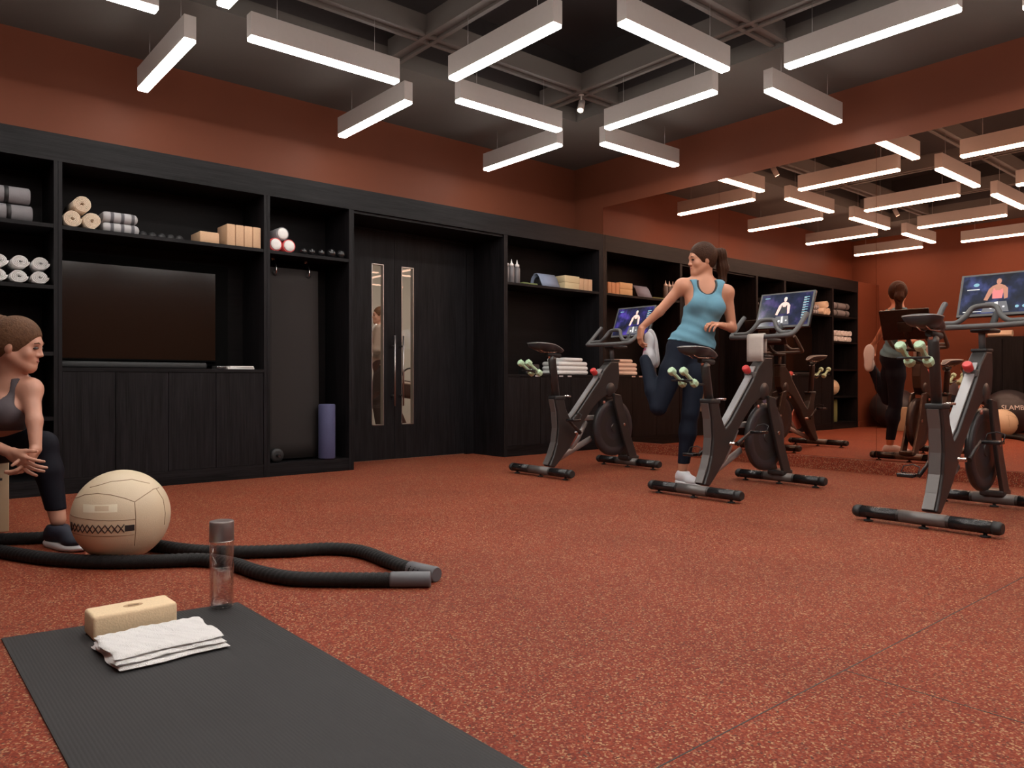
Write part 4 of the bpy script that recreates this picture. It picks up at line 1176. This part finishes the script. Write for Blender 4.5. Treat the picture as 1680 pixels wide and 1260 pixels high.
def face_parts(q, R, parent, s=1.0, lip=M_LIP, brow=M_HAIRD):
    r, f, u = R
    def pt(a, b_, c): return Vector([float(x) for x in q(a, b_, c)])
    for sg in (-1, 1):
        mb = MB().tube([pt(sg*.019, .076, .006), pt(sg*.026, .0805, .0075), pt(sg*.036, .0785, .007), pt(sg*.044, .072, .004)], [.0018*s, .0060*s, .0060*s, .0018*s], 8)
        mb.build('eye', M_EYE, parent)
        mb = MB().tube([pt(sg*.012, .0835, .026), pt(sg*.028, .083, .031), pt(sg*.045, .073, .026)], [.0028*s, .0034*s, .0015*s], 6)
        mb.build('eyebrow', brow, parent)
    MB().tube([pt(-.021, .0775, -.051), pt(-.009, .0835, -.0490), pt(0, .0845, -.0500), pt(.009, .0835, -.0490), pt(.021, .0775, -.051)], [.0018*s, .0052*s, .0058*s, .0052*s, .0018*s], 8).build('lips', lip, parent)
def hand_prims(W, D, N, side, curl=(20, 25, 20), spread=6, thumb_in=.35, scale=1.0, curls=None):
    """W wrist, D wrist->knuckles, N back-of-hand normal, side +1/-1 chooses the thumb side"""
    D = nrm(D); N = nrm(N); S = nrm(np.cross(D, N))*side; N = nrm(np.cross(S, D))*(1 if np.dot(np.cross(S, D), N) > 0 else -1)
    W = np.asarray(W, dtype=np.float32); P = []; s = scale
    def rot(v, ax, deg):
        a = math.radians(deg); ax = nrm(ax)
        return v*math.cos(a) + np.cross(ax, v)*math.sin(a) + ax*np.dot(ax, v)*(1-math.cos(a))
    lens = [(.040, .024, .019), (.044, .028, .020), (.041, .026, .020), (.033, .020, .017)]
    for i in range(4):
        off = (.030 - .020*i)
        base = W + D*(.082 - .005*abs(i-1))*s + S*off*s
        P.append(('c', W + S*(off*.6)*s + D*.010*s, base, .0155*s, .0112*s, .014))
        d = rot(D, N, -spread*(1.5-i)*side*(1 if np.dot(np.cross(N, D), S)*side > 0 else 1))
        ax = nrm(np.cross(N, d)); 
        # curling turns the finger toward the palm (-N)
        p = base; cc = curls[i] if curls else curl
        for j_, (L_, a) in enumerate(zip(lens[i], cc)):
            dn = rot(d, ax, a)
            if np.dot(dn, -N) < np.dot(d, -N) - 1e-4: dn = rot(d, ax, -a)
            d = dn; e = p + d*L_*s
            P.append(('c', p, e, (.0088-.0008*j_)*s, (.0080-.0009*j_)*s, .004)); p = e
    tb = W + D*.028*s + S*.024*s
    td = nrm(D*.75 + S*(.75-thumb_in) - N*(.25+thumb_in*.6))
    P.append(('c', tb, tb+td*.040*s, .0145*s, .0108*s, .012)); p = tb+td*.040*s
    td2 = nrm(td + D*.35); P.append(('c', p, p+td2*.030*s, .0100*s, .0082*s, .004)); p = p+td2*.030*s
    P.append(('c', p, p+td2*.018*s, .0082*s, .0065*s, .003))
    return P
def limb(a, m, b_, r0, r1, r2, bulge=None, k=.02):
    return [C(a, m, r0, r1, k), C(m, b_, r1*.98, r2, k)]

def lerp3(a, b_, t): return tuple(a[i]+(b_[i]-a[i])*t for i in range(3))

def shoe_parts(parent, ank, toe_dir, down, m_up, m_sole, accent=None, L_=.245, h=.0042):
    """trainer: ankle point, direction to the toes, direction of the sole"""
    d = nrm(toe_dir); w = nrm(down); d = nrm(d - w*np.dot(d, w)); s = np.cross(d, w); R = np.stack([s, d, w])
    a = np.asarray(ank, dtype=np.float32)
    q = lambda x, y, z: a + s*x + d*y + w*z     # z measured toward the sole
    up = [('c', q(0, -.030, .045), q(0, .005, .055), .036, .036, .02), ('c', q(0, -.005, -.012), q(0, .0, .030), .033, .036, .02), ('c', q(0, .02, .040), q(0, .115, .068), .037, .030, .03),
          ('e', q(0, .130, .070), (.043, .052, .026), R, .03), ('e', q(0, -.028, .065), (.034, .042, .030), R, .02)]
    so = [('e', q(0, .115, .094), (.050, .085, .020), R, .02), ('e', q(0, -.020, .092), (.040, .060, .022), R, .03), ('e', q(0, .05, .094), (.038, .08, .018), R, .03)]
    cutz = lambda P, z, sg: ((P-a)@w - z)*sg
    lo, hi = bounds(up+so)
    f1 = lambda P: np.maximum(np.maximum(field(up, P), cutz(P, .088, 1)), -(cutz(P, .014, 1)))
    f2 = lambda P: np.maximum(np.maximum(field(so, P), cutz(P, .1075, 1)), cutz(P, .080, -1))
    sh = mesh_obj('shoe', [surf(f1, lo, hi, h)], m_up, parent)
    mesh_obj('sole', [surf(f2, lo, hi, h)], m_sole, sh)
    if accent is M_PINK:
        f3 = lambda P: np.maximum(np.maximum(field(up, P)-.0015, np.abs((P-a)@d-.045)-.030), np.maximum(np.abs((P-a)@w-.045)-.030, -.012-(P-a)@s))
        mesh_obj('pink_panel', [surf(f3, lo, hi, h)], M_PINK, sh)
    lc_ = MB()
    for i in range(5):
        y = .035 + i*.016; z = .006 + i*.0075
        lc_.tube([Vector([float(t) for t in q(-.018, y, z+.018)]), Vector([float(t) for t in q(0, y+.003, z+.006)]), Vector([float(t) for t in q(.018, y, z+.018)])], .0022, 6)
    lc_.build('laces', m_sole if accent is None else accent, sh)
    return sh

# ---- woman standing, holding her foot behind her ------------------------------------------------
SW = np.array([4.2575, 3.1855, 0.0]); YAW = -math.radians(90-49.518)
def frame_loc(o, at):
    o.location = tuple(float(x) for x in at); o.rotation_euler = (0, 0, YAW)
# local frame: x to the right of the photograph, y away from the camera, z up
def standing_woman():
    neckb = (.150, .005, 1.385)
    Hc = np.array([.128, -.002, 1.540]); fdir = (-.955, -.16, -.12); hup = (.06, .0, 1.0)
    HP, q, R = head_prims(Hc, fdir, hup, neckb, .97)
    shL, shR = (.000, .012, 1.368), (.300, .000, 1.322)
    chest = (.147, 0, 1.25); waist = (.105, 0, 1.085); pelv = (.052, .0, .955)
    elL, wrL = (-.149, .055, 1.195), (-.264, .095, 1.088)
    elR, wrR = (.345, .03, 1.080), (.245, -.105, 1.085)
    hipL, knL, anL = (-.022, 0, .915), (-.168, -.010, .535), (-.236, .125, .862)
    hipR, knR, anR = (.108, .005, .915), (.048, -.010, .495), (.008, .028, .115)
    tilt = basis((0, -1, 0), (.25, 0, 1)); RT = np.stack([tilt[0], tilt[1], tilt[2]])
    torso = [('e', v3(.150, .004, 1.285), (.138, .090, .115), RT, .03), ('e', v3(.140, .004, 1.20), (.118, .088, .12), RT, .04), ('e', v3(*waist), (.104, .080, .11), RT, .05),
             ('e', v3(.072, .004, .985), (.142, .100, .085), RT, .05), ('e', v3(.045, .02, .93), (.145, .100, .09), RT, .04),
             C(shL, shR, .041, .041, .05), C((.085, .015, 1.375), (.215, .010, 1.355), .058, .056, .05), ('e', v3(.085, -.068, 1.235), (.058, .050, .055), RT, .035), ('e', v3(.205, -.070, 1.215), (.058, .050, .055), RT, .035),
             C(neckb, (.150, .01, 1.33), .052, .07, .04)]
    legs = [C(hipL, lerp3(hipL, knL, .35), .082, .078, .04), C(lerp3(hipL, knL, .35), knL, .078, .054, .03), C(knL, lerp3(knL, anL, .35), .052, .055, .012), C(lerp3(knL, anL, .35), anL, .055, .034, .02),
            C(hipR, lerp3(hipR, knR, .35), .084, .078, .04), C(lerp3(hipR, knR, .35), knR, .078, .053, .03), C(knR, lerp3(knR, anR, .35), .050, .053, .02), ('e', v3(.040, .025, .37), (.050, .052, .09), None, .03), C(lerp3(knR, anR, .35), anR, .050, .034, .02)]
    arms = [('e', v3(*shL), (.046, .046, .046), None, .03), C(shL, elL, .041, .032, .03), C(elL, wrL, .033, .0225, .015), ('e', v3(*shR), (.046, .046, .046), None, .03), C(shR, elR, .040, .032, .03), C(elR, wrR, .033, .0225, .015)]
    hL = hand_prims(wrL, (-.16, .16, -.97), (-.95, -.25, .10), 1, (22, 38, 30), 4, .3, .98)
    hR = hand_prims(wrR, (-.78, -.50, .12), (.05, -.30, .95), 1, (25, 40, 30), 7, .3, .95)
    body = torso + legs + arms + HP
    lo, hi = bounds(body)
    headb = (np.array([.0, -.13, 1.43]), np.array([.26, .12, 1.68]))
    root_f = lambda P: field(body, P)
    inside = lambda V, b_, m=0: np.all((V > b_[0]+m) & (V < b_[1]-m), axis=1)
    parts = [surf(root_f, lo, hi, .0075, keep=lambda V: ~inside(V, headb, .006)), surf(root_f, headb[0], headb[1], .0035)]
    for hp, w_ in ((hL, wrL), (hR, wrR)):
        l2, h2 = bounds(hp, .01)
        allp = hp + [C(lerp3(elL, wrL, .55), wrL, .0273, .0225, .012) if w_ is wrL else C(lerp3(elR, wrR, .55), wrR, .0273, .0225, .012)]
        parts.append(surf(lambda P: field(allp, P), l2, h2, .0032))
    o = mesh_obj('person', parts, M_SKIN, None, 1)
    tag(o, 'woman in a blue tank top standing on one leg, holding her other foot behind her', 'person')
    frame_loc(o, SW)
    face_parts(q, R, o, .97)
    # tank top
    tb = torso + [C(shL, lerp3(shL, elL, .3), .046, .04, .03), C(shR, lerp3(shR, elR, .3), .045, .04, .03)]
    def top_f(P):
        d = field(torso+legs, P) - .0125 - .0028*np.sin(P[..., 2]*95 + P[..., 0]*45)*np.clip((1.22-P[..., 2])*6, 0, 1)
        hem = .965 - (P[..., 0]-.05)*.22
        d = np.maximum(d, hem - P[..., 2])
        nz_ = P[..., 2]
        # neckline and arm holes
        neck = np.sqrt(((P[..., 0]-.150)/.070)**2 + ((P[..., 1]+.075)/.13)**2 + ((nz_-1.375)/.082)**2) - 1
        neckb_ = np.sqrt(((P[..., 0]-.150)/.066)**2 + ((P[..., 1]-.09)/.10)**2 + ((nz_-1.395)/.055)**2) - 1
        d = np.maximum(d, -neck*.05); d = np.maximum(d, -neckb_*.05)
        for cxs, sg in ((-.008, -1), (.312, 1)):
            ah = np.sqrt(((P[..., 0]-cxs)/.070)**2 + (P[..., 1]/.2)**2 + ((nz_-(1.325 if sg < 0 else 1.29))/.105)**2) - 1
            d = np.maximum(d, -ah*.06)
        return np.maximum(d, nz_-1.405)
    lo, hi = bounds(torso); lo[2] = .88
    mesh_obj('tank_top', [surf(top_f, lo, hi, .006)], M_TANK, o)
    def bra_f(P):
        d = field(torso, P) - .005
        neck = np.sqrt(((P[..., 0]-.150)/.056)**2 + ((P[..., 1]+.075)/.13)**2 + ((P[..., 2]-1.375)/.074)**2) - 1
        side_ = np.abs(P[..., 0]-.150) - .076
        return np.maximum(np.maximum(np.maximum(d, -neck*.05), side_), np.maximum(1.27-P[..., 2], P[..., 2]-1.398))
    mesh_obj('sports_bra', [surf(bra_f, np.array([.02, -.12, 1.24]), np.array([.28, .12, 1.42]), .004)], M_BLK, o)
    lg = legs + torso[2:5]
    def leg_f(P):
        d = field(lg, P) - .0045
        d = np.maximum(d, P[..., 2] - (1.02 - (P[..., 0]-.05)*.2))
        d = np.maximum(d, np.where(P[..., 0] > -.10, .145 - P[..., 2], -1))
        return d
    lo, hi = bounds(lg)
    mesh_obj('leggings', [surf(leg_f, lo, hi, .006)], M_LEG, o)
    # hair and pony tail
    r, f, u = R; qq = q
    hp = [('e', qq(0, -.018, .042), (.079, .092, .087), R, .02), ('e', qq(0, -.030, .005), (.0765, .072, .080), R, .03), ('c', qq(0, -.085, .035), qq(0, -.115, .045), .030, .026, .03)]
    def hair_f(P):
        L3 = (P-Hc.astype(np.float32))@R.T
        d = field(hp, P)
        return np.maximum(d, (L3[..., 1]*.90 - L3[..., 2]*.50 - .036))
    lo, hi = bounds(hp)
    tail = [('c', qq(0, -.105, .050), qq(0, -.150, .030), .024, .034, .03), ('c', qq(0, -.150, .030), qq(.01, -.158, -.065), .036, .038, .03), ('c', qq(.01, -.158, -.065), qq(.012, -.140, -.170), .036, .024, .03), ('c', qq(.012, -.140, -.170), qq(.014, -.130, -.235), .022, .008, .03)]
    def tail_f(P):
        d = field(tail, P); return d + .0022*np.sin(P[..., 0]*330 + P[..., 2]*60)
    l2, h2 = bounds(tail)
    hr = mesh_obj('hair', [surf(hair_f, lo, hi, .004), surf(tail_f, l2, h2, .0045)], M_HAIRD, o)
    # shoes
    shoe_parts(o, (.006, .022, .108), (.28, -.9, 0), (0, 0, -1), M_SHOEW, M_SOLE)
    s2 = shoe_parts(o, (-.240, .130, .868), (-.06, -.02, .99), (.86, .45, .20), M_SHOEW, M_SOLE, M_PINK)
    pk = MB().rbox(-.236, -.196, .085, .150, .925, .965, .012); 
    return o
standing_woman()

# ---- seated woman ----------------------------------------------------------------------------------
# local frame origin: lateral -2.1, depth 3.2 from the camera, on the floor
fx, fy = .6492, .7606
SO = np.array([-2.1*fy + 3.2*fx, 2.1*fx + 3.2*fy, 0.0])
def seated_woman():
    neckb = (-.040, .035, .705)
    Hc = np.array([.014, .0, .860]); fdir = (.93, .22, -.20); hup = (.10, 0, 1.0)
    HP, q, R = head_prims(Hc, fdir, hup, neckb, .98)
    shR, shL = (.052, .020, .678), (-.235, .08, .676)       # shR is the one toward the ball
    elR, wrR = (.100, -.030, .545), (.125, -.060, .432)
    elL, wrL = (-.175, -.00, .470), (.052, -.105, .418)
    hipR, knR, anR = (-.27, .30, .430), (.085, .055, .440), (.148, .055, .118)
    hipL, knL, anL = (-.42, .22, .430), (-.40, -.15, .440), (-.46, -.10, .12)
    torso = [('e', v3(-.085, .055, .610), (.140, .105, .115), None, .03), ('e', v3(-.15, .13, .53), (.125, .105, .11), None, .05), ('e', v3(-.28, .24, .445), (.155, .13, .09), None, .05),
             C(shL, shR, .038, .038, .05), C((-.13, .05, .690), (-.03, .035, .690), .050, .055, .04), ('e', v3(-.025, -.030, .585), (.060, .055, .058), None, .03), ('e', v3(-.150, -.020, .585), (.060, .055, .058), None, .03), C(neckb, (-.07, .05, .66), .052, .07, .04)]
    legs = [C(hipR, lerp3(hipR, knR, .5), .088, .074, .03), C(lerp3(hipR, knR, .5), knR, .070, .050, .03), C(knR, lerp3(knR, anR, .35), .048, .050, .02), C(lerp3(knR, anR, .35), anR, .049, .032, .02),
            C(hipL, knL, .088, .058, .03), C(knL, lerp3(knL, anL, .35), .054, .056, .02), C(lerp3(knL, anL, .35), anL, .055, .034, .02)]
    arms = [('e', v3(*shR), (.041, .041, .041), None, .03), C(shR, elR, .036, .030, .03), C(elR, wrR, .031, .0215, .015), ('e', v3(*shL), (.041, .041, .041), None, .03), C(shL, elL, .036, .030, .03), C(elL, wrL, .031, .0215, .015)]
    hA = hand_prims(wrL, (.84, -.12, -.54), (-.30, -.85, -.25), -1, None, 10, .2, .92, curls=[(8, 10, 8), (10, 18, 10), (14, 20, 12), (10, 14, 10)])
    hB = hand_prims(wrR, (-.30, -.28, -.90), (.80, .10, -.35), 1, None, 9, .25, .92, curls=[(22, 30, 20), (24, 36, 24), (22, 36, 26), (18, 30, 22)])
    body = torso + legs + arms + HP
    lo, hi = bounds(body)
    headb = (np.array([-.13, -.13, .755]), np.array([.14, .13, 1.0]))
    root_f = lambda P: field(body, P)
    inside = lambda V, b_, m=0: np.all((V > b_[0]+m) & (V < b_[1]-m), axis=1)
    parts = [surf(root_f, lo, hi, .0075, keep=lambda V: ~inside(V, headb, .006)), surf(root_f, headb[0], headb[1], .0032)]
    for hp, a_, w_ in ((hA, elL, wrL), (hB, elR, wrR)):
        l2, h2 = bounds(hp, .01); allp = hp + [C(lerp3(a_, w_, .55), w_, .0258, .0215, .012)]
        parts.append(surf(lambda P: field(allp, P), l2, h2, .0028))
    o = mesh_obj('person', parts, M_SKIN2, None, 1)
    tag(o, 'woman in a grey sports top and black leggings sitting forward with clasped hands', 'person')
    frame_loc(o, SO)
    face_parts(q, R, o, .98, M_LIP, M_HAIRL)
    def bra_f(P):
        d = field(torso, P) - .006
        z = P[..., 2]
        neck = np.sqrt(((P[..., 0]+.075)/.075)**2 + ((P[..., 1]+.01)/.15)**2 + ((z-.700)/.105)**2) - 1
        d = np.maximum(d, -neck*.06)
        for cxs, zz in ((.075, .655), (-.235, .655)):
            ah = np.sqrt(((P[..., 0]-cxs)/.062)**2 + ((P[..., 1]-.03)/.2)**2 + ((z-zz)/.085)**2) - 1
            d = np.maximum(d, -ah*.06)
        return np.maximum(np.maximum(d, .50 - z), z-.742)
    lo, hi = bounds(torso)
    mesh_obj('sports_top', [surf(bra_f, lo, hi, .005)], M_BRA, o)
    lg = legs + torso[1:3]
    def leg_f(P):
        d = field(lg, P) - .0045
        d = np.maximum(d, .158 - P[..., 2]); return np.maximum(d, P[..., 2] - .545 - 0*P[..., 0])
    lo, hi = bounds(lg); mesh_obj('leggings', [surf(leg_f, lo, hi, .006)], M_LEGB, o)
    hp = [('e', q(0, -.014, .040), (.0775, .093, .088), R, .02), ('e', q(0, -.030, .005), (.0760, .072, .080), R, .03), ('c', q(0, -.080, .050), q(0, -.105, .075), .030, .026, .03)]
    Hf = Hc.astype(np.float32)
    def hair_f(P):
        L3 = (P-Hf)@R.T
        return np.maximum(field(hp, P), (L3[..., 1]*.90 - L3[..., 2]*.50 - .037)) 
    lo, hi = bounds(hp)
    tail = [('c', q(0, -.085, .085), q(0, -.145, .080), .032, .036, .03), ('c', q(0, -.150, .070), q(-.01, -.170, -.04), .034, .036, .03), ('c', q(-.01, -.170, -.04), q(-.01, -.155, -.17), .034, .014, .03)]
    l2, h2 = bounds(tail)
    mesh_obj('hair', [surf(hair_f, lo, hi, .0038), surf(lambda P: field(tail, P)+.002*np.sin(P[..., 0]*330+P[..., 2]*60), l2, h2, .0045)], M_HAIRL, o)
    shoe_parts(o, (.148, .050, .108), (.86, -.50, 0), (0, 0, -1), M_NAVY, M_SOLE, M_NAVY)
    shoe_parts(o, (-.46, -.105, .108), (-.2, -.95, 0), (0, 0, -1), M_NAVY, M_SOLE, M_NAVY)
    return o
seated_woman()

# ---- woman walking in the corridor ---------------------------------------------------------------
def corridor_woman():
    neckb = (.02, 0, 1.41); Hc = np.array([.0, .0, 1.535]); fdir = (-.95, -.30, 0)
    HP, q, R = head_prims(Hc, fdir, (0, 0, 1), neckb, .97)
    torso = [('e', v3(.03, 0, 1.27), (.12, .14, .15), None, .03), ('e', v3(.03, 0, 1.08), (.10, .125, .14), None, .05), ('e', v3(.03, 0, .94), (.12, .15, .11), None, .05), C((.03, -.15, 1.36), (.03, .15, 1.36), .05, .05, .05), C(neckb, (.03, 0, 1.32), .05, .06, .03)]
    legs = [C((.04, -.07, .90), (-.03, -.07, .50), .085, .058), C((-.03, -.07, .50), (.02, -.07, .10), .055, .036), C((.04, .07, .90), (.12, .07, .50), .085, .058), C((.12, .07, .50), (.30, .07, .13), .055, .036)]
    arms = [C((.04, -.17, 1.36), (.0, -.20, 1.10), .048, .040), C((.0, -.20, 1.10), (-.12, -.12, 1.16), .038, .026), C((.05, .17, 1.36), (.12, .19, 1.10), .048, .040), C((.12, .19, 1.10), (.20, .16, .90), .038, .026)]
    h1 = hand_prims((-.12, -.12, 1.16), (-.9, .3, .3), (0, 0, 1), 1, (30, 40, 30)); h2_ = hand_prims((.20, .16, .90), (.2, -.1, -1), (1, 0, .2), 1, (60, 70, 40))
    body = torso+legs+arms+HP+h1+h2_; lo, hi = bounds(body)
    o = mesh_obj('person', [surf(lambda P: field(body, P), lo, hi, .008)], M_SKIN2)
    tag(o, 'person in a beige jacket walking past in the corridor beyond the door glass', 'person')
    face_parts(q, R, o, .97)
    cw = torso+arms
    def coat(P): 
        d = field(cw, P)-.016; return np.maximum(np.maximum(d, .86-P[..., 2]), np.maximum(P[..., 2]-1.42, np.where(np.abs(P[..., 1]) < .06, -.055-P[..., 0], -1)))
    lo, hi = bounds(cw); mesh_obj('jacket', [surf(coat, lo, hi, .008)], M_COAT, o)
    mesh_obj('shirt', [surf(lambda P: np.maximum(np.maximum(field(torso, P)-.008, .96-P[..., 2]), P[..., 2]-1.39), lo, hi, .008)], M_ROSE, o)
    def tr_(P): return np.maximum(np.maximum(field(legs+torso[2:3], P)-.012, P[..., 2]-.99), .14-P[..., 2])
    lo, hi = bounds(legs+torso[2:3]); mesh_obj('trousers', [surf(tr_, lo, hi, .008)], M_BROWN, o)
    hp = [('e', q(0, -.016, .040), (.079, .094, .088), R, .02), ('c', q(0, -.085, .0), q(0, -.10, -.02), .032, .03, .03)]
    lo, hi = bounds(hp); Hf = Hc.astype(np.float32)
    mesh_obj('hair', [surf(lambda P: np.maximum(field(hp, P), (((P-Hf)@R.T)[..., 1]*.8 - ((P-Hf)@R.T)[..., 2]*.6-.022)), lo, hi, .006)], M_HAIRL, o)
    shoe_parts(o, (.02, -.07, .108), (-1, -.1, 0), (0, 0, -1), M_BROWN, M_SOLE, None, h=.007)
    shoe_parts(o, (.30, .07, .135), (-.9, -.1, -.45), (.45, 0, -.9), M_BROWN, M_SOLE, None, h=.007)
    MB().tube(smooth_path([(-.02, -.10, 1.42), (-.075, -.06, 1.36), (-.10, 0, 1.30), (-.075, .05, 1.36), (.0, .09, 1.42)], 5), .018, 8).build('scarf', M_PAPER, o)
    frame_loc(o, CW); return o
r_ = (623-840)/1241.9; w_c = 9.55
CW = np.array([r_*w_c*fy + w_c*fx, -r_*w_c*fx + w_c*fy, 0.0])
corridor_woman()
bg_ = thing('holdall', 'brown and beige bag carried by the person in the corridor', 'bag', (0, 0, 0))
mb = MB(); mb.rbox(-.15, .15, -.09, .09, -.12, .10, .05, 4); mb.build('bag_body', M_BROWN, bg_)
MB().rbox(-.16, .16, -.095, .095, .045, .085, .02, 3).build('bag_band', M_COAT, bg_)
MB().tube(smooth_path([(-.10, 0, .08), (-.08, 0, .20), (0, 0, .26), (.08, 0, .20), (.10, 0, .08)], 5), .010, 8).build('bag_strap', M_BLK, bg_)
bo = (668-840)/1241.9*9.55
bg_.location = (bo*fy + 9.55*fx, -bo*fx + 9.55*fy, .62); bg_.rotation_euler = (0, 0.15, YAW)
# ---------------------------------------------------------------- things at the opposite wall, seen in the mirror
gy = MB().ell((0, 0, .305), (.345, .345, .305), 48, 30).build('gym_ball', M_BLKS, None, (-.245, 5.06, .0)); tag(gy, 'big black gym ball by the orange wall, reflected in the mirror', 'ball')
v_ = MB().lathe([(.012, 0), (.012, .002)], (0, 0, 0), 'x', 16).build('valve', M_PALE, gy, (.341, -.05, .30))
sl = thing('slam_ball', 'big black ball with white lettering by the orange wall, reflected in the mirror', 'ball', (.0, 3.447, 0))
MB().ell((0, 0, .30), (.31, .31, .30), 48, 30).build('shell', M_BLKS, sl)
tcv = bpy.data.curves.new('lettering', 'FONT'); tcv.body = 'SLAMB'; tcv.size = .092; tcv.extrude = .001; tcv.align_x = 'CENTER'
to = bpy.data.objects.new('lettering', tcv); COL.objects.link(to)
dg = bpy.context.evaluated_depsgraph_get()
me = bpy.data.meshes.new_from_object(to.evaluated_get(dg)); bpy.data.objects.remove(to)
bm = bmesh.new(); bm.from_mesh(me)
bmesh.ops.subdivide_edges(bm, edges=bm.edges[:], cuts=2)
# wrap the lettering round the ball, mirrored so that it reads the right way in the mirror
cdir = Vector((11.836-0 - (-.20)*1, 0, 0))
img = Vector((11.836, 3.447, 0)); dirn = Vector((-img.x, -img.y, 0)).normalized(); dirn = Vector((-dirn.x, dirn.y, 0))
base_a = math.atan2(dirn.y, dirn.x)
for v in bm.verts:
    x, y, z = v.co
    a = base_a - (x + .05)/.31*1.0; e = (y + .035)/.30*1.0
    rr = 1.004 + z*2
    v.co = Vector((.31*rr*math.cos(e)*math.cos(a), .31*rr*math.cos(e)*math.sin(a), .30 + .30*rr*math.sin(e)))
bm.to_mesh(me); bm.free(); me.materials.clear(); me.materials.append(M_PAPER)
lo_ = bpy.data.objects.new('lettering', me); COL.objects.link(lo_); lo_.parent = sl

rk = thing('storage_rack', 'black storage rack by the orange wall, reflected in the mirror', 'rack', (0, 0, 0))
for (y0, y1, z1) in ((3.36, 3.88, 1.34), (2.75, 3.35, 1.44)):
    panel('carcass', W_V, rk, XL+.002, -.34, y0, y1, .0, z1)
    for k in range(2):
        ya = y0 + (y1-y0)*k/2 + .004; yb = y0 + (y1-y0)*(k+1)/2 - .004
        panel('cupboard_door', W_V, rk, -.34, -.322, ya, yb, .05, z1-.03)
spr = spiral_roll('m', .050, .30, M_CREAM, 5, .010, 1, .007)
put(spr, 'rolled_mat', M_CREAM, (-.42, 3.52, 1.34+.052), None, 'cream rolled mat on top of the black storage rack in the mirror', 'exercise mat')
dd = MB().lathe([(.0, 0), (.04, .003), (.04, .04), (.014, .045), (.014, .10), (.04, .105), (.04, .14), (0, .145)], (0, 0, 0), 'y', 14)
put(dd, 'hand_weight', M_BLKG, (-.44, 3.14, 1.44+.04), None, 'black hand weight on the taller part of the storage rack', 'dumbbell')
